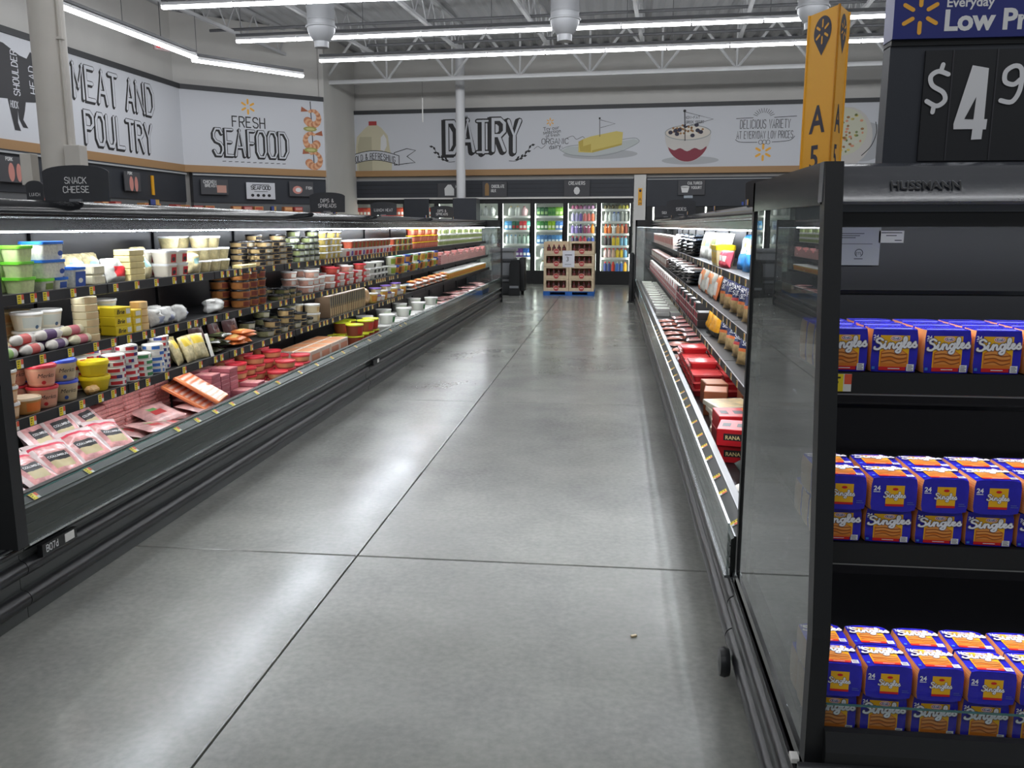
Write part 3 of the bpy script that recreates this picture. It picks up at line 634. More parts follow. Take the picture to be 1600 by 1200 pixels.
# clip-on info tags along the canopy
def clip(side, y, lab):
    g = empty('canopy_clip', (SX(side, .33), y, 1.612)); g.rotation_euler = (0, 0, R(90 if side == 'L' else -90))
    MB().box(-.05, .05, -.008, 0, 0, .03, BLACKM).build('holder', g); MB().box(-.045, .005, -.010, -.008, .004, .034, C(60, 80, 160)).build('blue_card', g); MB().box(.008, .045, -.010, -.008, .004, .034, C(226, 180, 90)).build('orange_card', g)
    return tag(g, lab, 'info tag', 'clip tags on the case canopies')
for y, t in ((4.6, 'at the snack cheese sign end'), (6.3, 'between cheese and dips signs'), (7.75, 'just past the first dips sign'), (9.3, 'well past the first dips sign'), (11.6, 'near the lunch meat sign'), (13.6, 'near the far end')): clip('L', y, 'blue and orange clip tag on the left canopy ' + t)
for y, t in ((5.0, 'nearest'), (6.6, 'second from the endcap'), (9.0, 'third from the endcap'), (11.5, 'farthest')): clip('R', y, 'blue and orange clip tag on the right canopy, ' + t)
# blade signs on the canopies
def blade(x, y, w, h, lines, lab, fs=.03):
    pts = [(-w/2, 0), (w/2, 0), (w/2+.004, h*.82)] + [(w/2*math.cos(R(a))*1.0, h*.82 + h*.18*math.sin(R(a))) for a in range(15, 180, 15)] + [(-w/2-.004, h*.82)]
    g = empty('blade_sign', (x, y, 1.616))
    MB().ext([(p[0], p[1]) for p in pts], -.004, .004, CHALK).build('board', g, fix=True); MB().ext([(-.03, 0), (.03, 0), (.03, .012), (-.03, .012)], -.02, .02, mat('clear_foot', (120, 122, 126), .2)).build('foot', g)
    m = MB().frame((0, -.0045, 0), (1, 0, 0), (0, 0, 1))
    for i, t in enumerate(lines): letters(m, t, 0, h*(.50 if len(lines) == 2 else .3) - i*fs*1.5, fs*.62, fs, fs*.14, CHALKW, .0006, gap=.32, jit=.04)
    m.build('lettering', g)
    return tag(g, lab, 'sign', 'chalkboard blade signs on the canopies')
blade(-2.555, 3.95, .33, .17, ['SNACK', 'CHEESE'], 'chalkboard blade sign reading SNACK CHEESE on the left case', .028)
blade(-2.41, 7.2, .30, .165, ['DIPS &', 'SPREADS'], 'nearer chalkboard blade sign reading DIPS & SPREADS', .028)
blade(-2.40, 12.1, .32, .165, ['DIPS &', 'SPREADS'], 'farther chalkboard blade sign reading DIPS & SPREADS', .03)
blade(-2.46, 9.2, .28, .14, ['LUNCH MEAT'], 'chalkboard blade sign reading LUNCH MEAT in the middle of the left run', .026)
blade(.70, 9.5, .30, .165, ['SIDES'], 'chalkboard blade sign reading SIDES on the right case', .03)
blade(.66, 11.6, .30, .15, ['SIDES'], 'chalkboard blade sign half hidden behind the SIDES sign', .028)
blade(.90, 5.12, .33, .15, ['P'], 'chalkboard blade sign partly covered by the endcap on the right case', .03)
o = blade(-2.84, 4.05, .085, .105, ['LUNCH'], 'small round topped chalkboard sign left of the snack cheese sign', .014)
# ---------------------------------------------------------------- endcap case
EX0, EX1 = .43, 2.12
g = empty('endcap_case', ((EX0+EX1)/2, 2.3, 0)); EC = g
def ebox(nm, *b, sm=None): return wp(MB().box(*b), nm, g)
post = [(1.745,.30),(1.745,.65),(1.895,1.632),(1.935,1.632),(1.79,.64),(1.79,.30)]
for xa in (EX0, EX1-.037): wp(MB().ext(post, xa, xa+.037, BLACKM, 'x'), 'front_post', g)
wp(MB().ext([(1.785,.355),(2.80,.355),(2.80,1.545),(1.915,1.545),(1.785,.64)], EX0+.006, EX0+.012, GLASSE, 'x'), 'side_glass', g)
ebox('side_rail', EX0, EX0+.03, 1.745, 2.83, .30, .355, BLACK)
ebox('rear_post', EX0, EX0+.03, 2.80, 2.83, .355, 1.632, BLACKM)
ebox('side_header', EX0, EX0+.025, 1.905, 2.83, 1.545, 1.632, BLACK)
ebox('corner_cap', EX0-.002, EX0, 1.90, 1.935, 1.55, 1.632, mat('trim_grey', (92, 94, 98), .35))
wp(MB().ext([(2.02,1.634),(1.960,1.632),(1.942,1.624),(1.935,1.605),(1.931,1.587),(1.912,1.551),(1.916,1.545),(1.94,1.545),(1.94,1.53),(2.02,1.53),(2.02,1.515),(2.83,1.515),(2.83,1.634)], EX0+.026, EX1-.026, mat('canopy_hammered', (46, 49, 56), .24, spec=1., coat=.4, bump=.05, bump_scale=60), 'x'), 'canopy', g, smooth=35)
m = MB().frame((.570, 1.9225, 1.575), (1, 0, 0), (0, .42, .9)); m.text(T('HUSSMANN', 'LEFT', .02), 0, 0, .0265, BLACKM, .003); m.text(T('HUSSMANN', 'LEFT', .02), .0006, .0012, .0265, mat('emboss_highlight', (120, 124, 132), .25), .002); wp(m, 'raised_lettering', g, fix=False)  # paler shifted copy behind the letters: a highlight painted along their edges
wp(MB().ext([(1.975,1.503),(2.005,1.503),(2.01,1.512),(1.97,1.512)], EX0+.05, EX1-.05, LED, 'x'), 'light_tube', g); ebox('lamp_holder', EX0+.04, EX1-.04, 1.965, 2.015, 1.5125, 1.53, BLACKM); ebox('valance', EX0+.03, EX1-.03, 1.945, 1.955, 1.499, 1.545, BLACKM)
ebox('back_wall', EX0+.03, EX1-.03, 2.72, 2.83, .30, 1.515, DARKIN)
for z in (.56, .70, .95, 1.09, 1.30): ebox('back_rib', EX0+.03, EX1-.03, 2.706, 2.72, z, z+.012, BLACK)
lbm = ebox('paper_notice', .655, .782, 2.694, 2.706, 1.386, 1.497, mat('notice_paper', (170, 172, 176), .5))
m = MB().frame((.655, 2.6935, 1.386), (1, 0, 0), (0, 0, 1))
for q in range(3): m.rect(.01, .08-.012*q, .092-.006*q, .094-.006*q, INK, .0006)
m.rect(.01, .105, .062, .0635, INK, .0006); m.ribbon([(.068+.011*math.cos(R(a)), .036+.011*math.sin(R(a))) for a in range(-60, 241, 20)], .002, INK, .0006); m.text(T('ETL'), .068, .031, .011, INK, .0006); m.rect(.055, .08, .018, .02, INK, .0006); m.build('notice_print', lbm)
lb2 = ebox('rating_label', .777, .848, 2.694, 2.706, 1.452, 1.487, TAGW); m = MB().frame((.777, 2.6935, 1.452), (1, 0, 0), (0, 0, 1))
for a, b, z in ((.006, .065, .028), (.02, .05, .02), (.045, .065, .006)): m.rect(a, b, z, z+.0025, INK, .0006)
m.build('label_print', lb2)
for nm, yf, z in (('shelf', 1.90, 1.188), ('shelf', 1.85, .821)):
    sh = wp(MB().ext([(yf,z+.004),(yf,z-.042),(yf+.014,z-.046),(yf+.02,z-.014),(2.70,z-.02),(2.70,z),(yf+.008,z)], EX0+.04, EX1-.04, BLACKM, 'x'), nm, g)
    wp(MB().box(EX0+.04, EX1-.04, yf-.0012, yf, z-.046, z-.043, mat('shelf_edge')), 'shelf_lip', g)
    wp(MB().add([(EX0+.06, yf+.03, z-.024), (EX1-.06, yf+.03, z-.024), (EX1-.06, yf+.05, z-.024), (EX0+.06, yf+.05, z-.024)], [(0, 3, 2, 1)], emit_mat('endcap_led', (246, 246, 255), SHELF_POWER*3.2)), 'shelf_light', g, fix=False)
    if z > 1: link('price_tag', TAGM, sh, (.492, yf-.001, z-.02))
ebox('deck_pan', EX0+.04, EX1-.04, 1.79, 2.72, .335, .405, DARKIN)
wp(MB().box(EX0+.04, EX1-.04, 1.752, 1.758, .41, .496, GLASS), 'glass_panel', g, fix=False); ebox('glass_top_edge', EX0+.04, EX1-.04, 1.752, 1.758, .496, .4985, GEDGE)
wp(MB().ext([(1.72,.30),(1.72,.405),(1.735,.445),(1.75,.447),(1.765,.44),(1.765,.40),(1.79,.385),(1.79,.30)], EX0+.037, EX1-.037, BLACKM, 'x'), 'front_moulding', g)
wp(MB().ext([(1.70,0),(1.70,.06),(1.72,.065),(1.72,.30),(2.86,.30),(2.86,0)], EX0+.02, EX1-.02, KICK, 'x'), 'base', g)
for z, r in ((.36, .02), (.26, .03), (.10, .034)): wp(MB().ext([(1.72-r*math.cos(R(-90+18*i)), z+r*math.sin(R(-90+18*i))) for i in range(11)], EX0-.02, EX1, RUBBER, 'x'), 'front_bumper', g, smooth=40)
for z, r, mm in ((.282, .021, BLACK), (.20, .032, RUBBER), (.078, .034, RUBBER)): wp(MB().ext(sprof('R', halfround(.046, z, r)), 1.68, 2.895, mm), 'side_bumper', g, smooth=40)
wp(MB().ext([(RBUMP+.02,.30),(RBUMP+.03,.315),(EX0,.33),(EX0,.30)], 1.70, 2.895, BLACK), 'side_ledge', g)
ebox('side_base', RBUMP+.035, EX0+.03, 1.72, 2.895, 0, .30, KICK)
tag(g, 'black endcap refrigerated case facing the camera, with glass side and cheese packs', 'display case')
o = MB().lathe([(.0, 0), (.045, .004), (.05, .02), (.045, .035), (.0, .04)], RUBBER, 24).build('bumper_foot', smooth=40)
o.matrix_world = Matrix.Translation((.392, 2.72, .075)) @ Matrix.Rotation(R(-90), 4, 'Y') @ Matrix.Translation((0, 0, -.02)); tag(o, 'black round bumper cap near the floor on the right case', 'bumper cap')
o = MB().rbox(-.012, .012, -.015, .015, 0, .012, TAGW, r=.002).build('corner_clip', loc=(.425, 1.80, .3315)); tag(o, 'small white clip at the bottom corner of the endcap rail', 'clip')
# price sign standing on the endcap
g = empty('price_sign', (1.1, 2.23, 1.634)); PB = mat('price_black', (34, 35, 38), .45, noise_amt=.15, noise_scale=3)
wp(MB().box(.63, 1.6, 2.205, 2.26, 1.634, 1.915, SLATE), 'board', g); wp(MB().box(.708, 1.6, 2.198, 2.205, 1.652, 1.90, PB), 'price_panel', g)
for x in (.769, .866, .966, 1.066): wp(MB().box(x-.0015, x+.0015, 2.196, 2.198, 1.652, 1.90, mat('panel_seam', (58, 58, 62), .4)), 'flip_seam', g)
hd = wp(MB().box(.628, 1.6, 2.19, 2.26, 1.925, 2.12, mat('sign_blue', (38, 46, 120), .4)), 'header', g); wp(MB().box(.63, 1.6, 2.20, 2.26, 1.912, 1.926, BLACKM), 'header_rail', g)
m = MB().frame((0, 2.19, 0), (1, 0, 0), (0, 0, 1)); spark(m, .686, 1.978, .046, SPARKY, .0008, .2); m.build('spark_logo', hd)
m = MB().frame((0, 2.19, 0), (1, 0, 0), (0, 0, 1)); m.text(T('Everyday', 'LEFT', .02), .741, 1.992, .0285, CHALKW, .0008); m.text(T('Low Price', 'LEFT', .035), .738, 1.942, .062, CHALKW, .0008); m.build('lettering', hd)
m = MB().frame((0, 2.196, 0), (1, 0, 0), (0, 0, 1)); PW = mat('price_white', (226, 226, 228), .5)
m.ribbon(catmull([(.760, 1.846), (.738, 1.853), (.722, 1.842), (.727, 1.822), (.752, 1.806), (.757, 1.788), (.740, 1.776), (.717, 1.787)]), .0105, PW, .001); m.ribbon([(.747, 1.868), (.743, 1.852)], .010, PW, .001); m.ribbon([(.734, 1.776), (.732, 1.762)], .010, PW, .001)
m.poly([(.812,1.865),(.848,1.858),(.848,1.745),(.855,1.745),(.854,1.722),(.847,1.722),(.846,1.700),(.823,1.699),(.824,1.723),(.782,1.723),(.781,1.735)], PW, .001); m.poly([(.824,1.745),(.826,1.795),(.804,1.746)], PB, .0018)
m.ribbon(catmull([(.919, 1.832), (.905, 1.821), (.886, 1.828), (.886, 1.850), (.905, 1.862), (.920, 1.852), (.920, 1.81), (.905, 1.783), (.880, 1.786)]), .0105, PW, .001); m.build('price_digits', g).matrix_parent_inverse = g.matrix_basis.inverted()
tag(g, 'blue and black price sign reading Everyday Low Price on the endcap', 'price sign')
# yellow aisle tower
g = empty('aisle_tower', (1.06, 4.8, 1.616)); YT = mat('tower_yellow', (238, 172, 40), .45); YTD = mat('tower_navy', (44, 42, 62), .5)
q4 = [(.971,4.84),(1.063,4.60),(1.155,4.78),(1.063,5.02)]
wp(MB().add([(x, y, z) for z in (1.616, 2.56) for x, y in q4], [(0,1,2,3),(7,6,5,4)] + [(i, (i+1) % 4, 4+(i+1) % 4, 4+i) for i in range(4)], YT), 'prism', g)
for (xa, ya), (xb, yb), nm in ((q4[0], q4[1], 'left'), (q4[1], q4[2], 'right')):
    L = math.hypot(xb-xa, yb-ya); m = MB().frame((xa, ya, 0), ((xb-xa)/L, (yb-ya)/L, 0), (0, 0, 1)); c0 = L/2; s = L/.257
    m.poly([(c0+.075*s*math.cos(R(a)), 2.46+.075*math.sin(R(a))) for a in range(-35, 216, 12)] + [(c0, 2.345)], YTD, .001); spark(m, c0, 2.46, .062*s, YT, .002, .2)
    wp(m, 'pin_logo', g, fix=False); m = MB().frame((xa, ya, 0), ((xb-xa)/L, (yb-ya)/L, 0), (0, 0, 1)); m.text(T('A', offset=.02), c0, 1.972, .19, YTD, .001, fx=s); wp(m, 'letter', g, fix=False); m = MB().frame((xa, ya, 0), ((xb-xa)/L, (yb-ya)/L, 0), (0, 0, 1)); m.text(T('5', offset=.02), c0-.01, 1.79, .17, YTD, .001, fx=s); wp(m, 'digit', g, fix=False)
for (xa, ya), (xb, yb) in ((q4[0], q4[1]), (q4[1], q4[2])):
    wp(MB().tube((xa, ya, 1.616), (xa, ya, 2.562), .006, YT, 6).tube((xb, yb, 1.616), (xb, yb, 2.562), .006, YT, 6), 'edge_trim', g)
tag(g, 'tall yellow aisle marker tower reading A 5', 'aisle marker')
# ---------------------------------------------------------------- dairy doors
INW = mat('cooler_white', (226, 230, 226), .5); CLED = emit_mat('cooler_led', (246, 250, 240), COOLER_POWER); RAILW = mat('rail_grey', (176, 178, 180), .4)
U0, DP = 1.31, .864
ROWS6 = [.37, .69, 1.00, 1.31, 1.62, 1.93]; ROWS5 = [.37, .69, 1.04, 1.40, 1.76]
def cooler_door(k, label):
    u1 = U0 - DP*k; u0 = u1 - DP; c = (u0+u1)/2
    g = empty('glass_door_cooler'); g.matrix_world = BM @ Matrix.Translation((c, 0, 0)); h = DP/2-.001
    MB().box(-h, h, .72, .78, .3, 2.2, INW).build('inner_back', g); MB().box(-h, h, .05, .78, .3, .34, INW).build('inner_floor', g)
    MB().box(-h, h, .0, .78, 2.13, 2.2, BLACKM).build('ceiling_panel', g); MB().box(-h, h, -.02, .78, 0, .3, BLACKM).build('base', g)
    for x0, x1 in ((-h, -h+.06), (h-.06, h)): MB().box(x0, x1, -.03, .03, .3, 2.16, BLACKM).build('frame_stile', g)
    for z0, z1 in ((.28, .35), (2.09, 2.17)): MB().box(-h+.06, h-.06, -.03, .03, z0, z1, BLACKM).build('frame_rail', g)
    MB().box(-h+.06, h-.06, -.005, .003, .35, 2.09, GLASS).build('glass_pane', g)
    MB().box(h-.075, h-.045, -.07, -.05, .8, 1.5, BLACK).box(h-.07, h-.05, -.05, -.03, .82, .86, BLACK).box(h-.07, h-.05, -.05, -.03, 1.44, 1.48, BLACK).build('handle', g)
    for s in (-1, 1): MB().box(s*(h-.055)-.012, s*(h-.055)+.012, .035, .06, .36, 2.08, CLED).build('light_strip', g)
    for z in (ROWS6 if k in (0, 1) else ROWS5)[1:]:
        sh = MB().box(-h+.02, h-.02, .09, .7, z-.03, z, RAILW).build('shelf', g); MB().box(-h+.02, h-.02, .08, .09, z-.045, z+.012, TAGW).build('shelf_rail', sh)
    return tag(g, label, 'cooler', 'glass door coolers under the dairy sign')
dn = ['rightmost glass door cooler, beside the white wall strip', 'glass door cooler second from the white wall strip, behind the pallet', 'glass door cooler third from the white wall strip, behind the pallet', 'glass door cooler fourth from the white wall strip, next to the grey machine', 'glass door cooler just right of the white column casing', 'glass door cooler behind the white column', 'glass door cooler left of the white column', 'glass door cooler behind the lunch meat sign', 'leftmost glass door cooler, partly behind the left cases']
for k in range(9): cooler_door(k, dn[k])
o = MB(BM).box(-6.5, 1.32, -.03, .72, 2.25, 2.70, SLATE).build('cooler_header'); MB(BM).box(-6.5, 1.32, -.05, .0, 2.205, 2.25, TAGW).build('white_rail', o); MB(BM).box(-6.5, 1.32, -.05, -.03, 2.69, 2.705, RAILW).build('top_line', o)
for z in (2.36, 2.47, 2.58): MB(BM).box(-6.5, 1.32, -.034, -.03, z, z+.006, BLACKM).build('header_groove', o)
tag(o, 'dark slatted header panel running over the glass door coolers', 'header panel')
o = MB(BM).box(-4.74, -4.06, -.12, -.06, 0, 2.22, SLATE).build('wall_panel'); tag(o, 'dark panel between the glass door coolers left of the column', 'panel')
def board(M, u0, u1, z0, z1, y, m, lab, draw, name='category_board'):
    b = MB(M).rbox(u0, u1, y-.025, y, z0, z1, m, r=.004, seg=1).build(name); q = MB(M).frame((0, y-.0255, 0), (1, 0, 0), (0, 0, 1)); draw(q, (u0+u1)/2, (z0+z1)/2); q.build('printed_design', b)
    return tag(b, lab, 'sign', 'category boards')
BRD = mat('board_grey', (76, 76, 80), .6)
def d_jug(q, x, z): q.poly([(x-.20,z-.14),(x-.21,z+.04),(x-.12,z+.14),(x-.03,z+.14),(x+.05,z+.03),(x+.05,z-.14)], CHALKW, .001)
def d_milk(q, x, z): d_jug(q, x+.06, z); letters(q, 'MILK', x+.22, z+.06, .03, .06, .012, CHALKW)
def d_choc(q, x, z): q.poly([(x-.26,z-.16),(x-.26,z+.10),(x-.23,z+.16),(x-.18,z+.16),(x-.15,z+.10),(x-.15,z-.16)], mat('choc', (150, 118, 76), .6)); letters(q, 'CHOCOLATE', x+.09, z+.04, .026, .07, .011, CHALKW, gap=.5); letters(q, 'MILK', x-.03, z-.07, .026, .07, .011, CHALKW, gap=.5)
def d_cream(q, x, z): letters(q, 'CREAMERS', x, z+.09, .036, .08, .012, CHALKW, gap=.5); q.oval(x, z-.06, .08, .10, CHALKW, .001, 8)
def d_yog(q, x, z): letters(q, 'CULTURED', x+.08, z+.08, .03, .06, .01, CHALKW, gap=.5); letters(q, 'YOGURT', x+.12, z-.03, .03, .06, .01, CHALKW, gap=.5); q.poly([(x-.26,z+.02),(x-.23,z-.12),(x-.09,z-.12),(x-.05,z+.02)], CHALKW); q.oval(x-.155, z+.02, .11, .03, CHALKW)
def d_chick(q, x, z): letters(q, 'CHICKEN', x-.1, z+.08, .03, .06, .01, CHALKW, gap=.5); letters(q, 'BREAST', x-.08, z-.0, .03, .06, .01, CHALKW, gap=.5); q.poly([(x+.05,z-.12),(x+.05,z+.04),(x+.26,z+.04),(x+.26,z-.12)], mat('print_meat', (196, 150, 136), .6))
def d_sea(q, x, z):
    letters(q, 'SEAFOOD', x, z+.03, .052, .08, .016, INK, .001, gap=.3); q.rect(x-.2, x+.2, z+.13, z+.145, INK); q.rect(x-.16, x+.16, z-.02, z-.01, INK)
    for k2 in range(4): q.oval(x-.2+.13*k2, z-.1, .04, .035, INK, .001, 8)
def d_fish(q, x, z): q.oval(x-.1, z-.02, .12, .09, mat('print_salmon', (206, 140, 130), .6)); q.oval(x-.08, z-.02, .07, .05, CHALKW, .002); letters(q, 'FISH', x+.19, z, .03, .06, .01, CHALKW, gap=.5)
def d_leg(q, x, z): q.oval(x-.05, z-.04, .07, .14, mat('print_salmon')); q.oval(x+.12, z-.04, .06, .14, mat('print_salmon')); letters(q, 'PORK', x-.08, z+.13, .03, .05, .01, CHALKW)
board(BM, -3.82, -3.15, 2.26, 2.62, -.05, BRD, 'grey category board with a white milk jug, half behind the column', d_milk)
board(BM, -2.61, -1.955, 2.255, 2.65, -.05, BRD, 'grey category board reading CHOCOLATE MILK', d_choc)
board(BM, -.46, .21, 2.257, 2.664, -.05, BRD, 'grey category board reading CREAMERS', d_cream)
board(BM, 2.43, 3.09, 2.272, 2.638, -.056, BRD, 'grey category board reading CULTURED YOGURT', d_yog)
b = MB(BM).box(1.44, 1.54, -.045, -.03, 2.03, 2.45, mat('tower_yellow')).build('aisle_tag'); q = MB(BM).frame((0, -.0455, 0), (1, 0, 0), (0, 0, 1)); q.oval(1.49, 2.39, .03, .035, YTD, .001); q.text(T('A'), 1.49, 2.14, .1, YTD, .001); q.text(T('34'), 1.49, 2.045, .085, YTD, .001); q.build('printed_marks', b); tag(b, 'small yellow wall tag reading A 34 on the white strip', 'sign')
# yogurt cooler right of the white strip
g = empty('yogurt_cooler'); g.matrix_world = BM @ Matrix.Translation((4.6, 0, 0))
MB().box(-2.95, 4, 0, .8, 0, 2.0, BLACKM).build('body', g); MB().box(-2.95, 4, -.03, .1, 2.0, 2.72, SLATE).build('header', g); MB().box(-2.95, 4, -.05, -.03, 2.66, 2.68, RAILW).build('top_line', g)
for x in (-2.78, -1.48): MB().box(x, x+.03, -.012, 0, 1.5, 1.98, CLED).build('light_strip', g)
for x in (-2.0, -.6): MB().box(x, x+.05, -.05, -.03, 2.02, 2.1, C(60, 80, 160)).build('blue_tag', g)
MB().box(-2.02, -1.8, -.05, -.035, 2.2, 2.35, C(170, 180, 190)).build('notice_card', g)
tag(g, 'dark yogurt cooler with slatted header on the far right wall', 'cooler')
# ---------------------------------------------------------------- meat cases below the bands
def wall_case(M, u0, u1, lab):
    b = MB(M).box(u0, u1, -.16, .05, 2.02, 2.66, SLATE).build('meat_case'); MB(M).box(u0, u1, -.2, -.16, 2.60, 2.63, RAILW).build('top_line', b)
    MB(M).box(u0, u1, -.14, .05, 1.2, 2.02, mat('case_back_grey', (104, 106, 108), .5)).build('inner_back', b); MB(M).box(max(u0, .5), min(u1, 17.6), -1.0, .05, 0, 1.2, BLACKM).build('body', b)
    MB(M).box(max(u0, .35), min(u1, 17.8), -.55, -.14, 1.73, 1.76, BLACKM).build('shelf', b)
    return tag(b, lab, 'display case', 'meat cases along the walls')
wall_case(SM, .16, 3.3, 'dark wall case with category boards below the fresh seafood sign'); wall_case(MM, 5, 18.2, 'dark wall case with boards below the meat and poultry sign')
board(SM, .305, .911, 2.19, 2.52, -.202, BRD, 'grey category board reading CHICKEN BREAST', d_chick); board(SM, 1.325, 2.0, 2.11, 2.48, -.202, SIGNW, 'white board reading SEAFOOD', d_sea); board(SM, 2.35, 2.95, 2.19, 2.53, -.202, BRD, 'grey category board with a pink fish steak', d_fish)
board(MM, 15.7, 16.25, 2.16, 2.52, -.202, BRD, 'grey category board with pink drumsticks under the meat sign', d_leg); board(MM, 12.3, 12.95, 2.16, 2.55, -.202, BRD, 'grey category board at the left edge of the photo', d_leg)
o = MB(MM).box(16.75, 16.83, -.19, -.165, 2.12, 2.5, mat('tower_yellow')).build('aisle_tag'); tag(o, 'narrow yellow blade tag under the meat and poultry sign', 'sign')
# ---------------------------------------------------------------- floor machine, pallet, bollard
g = empty('floor_machine', (-2.25, 19.2, 0)); GM = mat('machine_grey', (124, 126, 130), .4); GM2 = mat('machine_dark', (46, 47, 50), .45)
MB().rbox(-.42, .06, -.25, .35, .30, .95, GM, r=.02).build('tank', g, 40); MB().rbox(-.44, .08, -.27, .37, .72, .80, GM2, r=.015).build('band', g, 40); MB().rbox(-.44, .08, -.27, .37, .36, .44, GM2, r=.015).build('band', g, 40)
MB().rbox(-.45, .1, -.28, .4, .95, 1.03, GM, r=.02).build('lid', g, 40); MB().rbox(-.42, .12, -.2, .35, .02, .30, GM2, r=.02).build('base', g, 40)
MB().ext([(-.02, .0), (.0, .68), (.04, .78), (.20, .78), (.22, .7), (.22, .0)], -.42, -.22, BLACKM).build('front_shroud', g, fix=True); MB().rbox(.0, .2, -.43, -.41, .17, .22, GM, r=.004).build('silver_strip', g)
MB().rbox(.2, .32, -.3, .1, .1, .82, BLACKM, r=.02).build('side_pod', g, 40); MB().tube((-.40, -.3, .2), (-.40, -.3, .9), .015, GM, 8).tube((-.40, -.3, .9), (-.40, -.2, .92), .015, GM, 8).build('hose', g, 40)
for s in (-.3, .2): MB().tube((s, .1, .06), (s+.06, .1, .06), .06, BLACKM, 16).build('wheel', g, 40)
tag(g, 'grey and black floor machine standing past the left cases', 'machine')
o = empty('bollard', (.36, 17.42, 0)); MB().lathe([(.05, 0), (.05, .95), (.03, .985), (0, .99)], BLACKM, 20).build('post', o, 40); MB().lathe([(.075, 0), (.075, .02), (.05, .03)], BLACKM, 20).build('foot_plate', o, 40); tag(o, 'black bollard at the far end of the right cases', 'bollard')
PBL = mat('pallet_blue', (30, 92, 168), .6, noise_amt=.15, noise_scale=8); PX0, PX1, PY = -1.53, -.41, 19.0
g = empty('pallet', (-.97, PY+.5, 0))
for x in (-.56, -.075, .41): MB().box(x, x+.15, -.5, .5, .018, .078, PBL).build('stringer', g)
for i in range(7): MB().box(-.56, .56, -.5+i*.15, -.5+i*.15+.1, .078, .096, PBL).build('deck_board', g)
for y in (-.5, -.05, .4): MB().box(-.56, .56, y, y+.1, 0, .018, PBL).build('bottom_board', g)
tag(g, 'blue wooden pallet under the drink cartons', 'pallet')
LOGO = mat('carton_logo', (176, 60, 62), .5); BW, BH, BD = .55, .265, .49
def carton(open_top):
    ps = [('tray', MB().box(-BW/2, BW/2, 0, BD, 0, .006, CARD).box(-BW/2, -BW/2+.006, 0, BD, 0, BH, CARD).box(BW/2-.006, BW/2, 0, BD, 0, BH, CARD).box(-BW/2, BW/2, BD-.006, BD, 0, BH, CARD).box(-BW/2, BW/2, 0, .006, 0, .075, CARD).box(-BW/2, -BW/2+.055, 0, .006, .075, BH-.001, CARD).box(BW/2-.055, BW/2, 0, .006, .075, BH-.001, CARD).mesh('tray'))]
    if not open_top: ps.append(('top_panel', MB().box(-BW/2+.006, BW/2-.006, .006, BD-.006, BH-.006, BH, CARD).box(-BW/2+.055, BW/2-.055, 0, .006, BH-.03, BH-.001, CARD).mesh('top_panel')))
    m = MB().frame((0, 0, .062), (1, 0, 0), (0, 0, 1)); m.oval(0, 0, .062, .062, CARD, .001); m.oval(0, 0, .055, .055, LOGO, .002); m.rect(-.035, .035, -.012, .012, C(214, 170, 160), .003); ps.append(('round_logo', m.mesh('round_logo')))
    return ps
cp = {0: carton(False), 1: carton(True)}; BOT = mat('drink_brown', (70, 26, 26), .25); BOTL = mat('drink_label', (116, 52, 48), .5); BOTC = mat('drink_cap', (150, 40, 44), .4)
bot = MB().lathe([(.038,0),(.042,.006),(.042,.05),(.042,.12),(.040,.135),(.02,.165),(.016,.185)], BOT, 14, mf=lambda k, t: BOTL if k == 2 else None).mesh('drink_bottle', 40); botc = MB().lathe([(.018,.182),(.018,.2),(0,.2)], BOTC, 12).mesh('cap', 40)
colw = ['left', 'right']; rw = ['bottom', 'second', 'third', 'top']
for r_ in range(4):
    for c_ in range(2):
        for d_ in range(2):
            op = 1 if (r_ == 3 and c_ == 0) else 0; x = -.97 + (c_*2-1)*.277; y = PY+.003+d_*.495; z = .096+.268*r_
            g = empty('drink_carton', (x, y, z))
            for nm, me in cp[op]: link(nm, me, g)
            tag(g, ('tan drink carton in the %s column, %s row of the pallet' % (colw[c_], rw[r_])) if d_ == 0 else 'tan drink carton in the hidden back layer of the pallet', 'carton', 'drink cartons on the pallet')
            if d_: continue
            for q in range(4):
                b = link('drink_bottle', bot, None, (x-.165+.11*q, y+.055, z+.0075)); link('cap', botc, b)
                tag(b, 'dark brown drink bottle inside the %s row, %s column carton' % (rw[r_], colw[c_]), 'bottle', 'drink bottles in the pallet cartons')
g = empty('price_sheet', (-.98, PY-.004, .62)); MB().box(-.13, .13, -.003, 0, 0, .36, mat('sheet_white', (214, 216, 224), .5)).build('sheet', g)
m = MB().frame((0, -.0035, 0), (1, 0, 0), (0, 0, 1)); m.rect(-.08, .08, .26, .275, INK); m.text(T('3'), -.02, .13, .14, INK, .001); m.rect(-.08, .06, .06, .068, INK); m.build('printed_price', g); tag(g, 'white price sheet taped across the drink cartons', 'price sheet')
o = MB().rbox(-.012, .012, -.006, .006, 0, .008, C(206, 186, 150), r=.003).build('crumb', loc=(.103, 3.015, 0)); o.rotation_euler = (0, 0, .5); tag(o, 'tiny pale scrap lying on the concrete floor', 'litter')
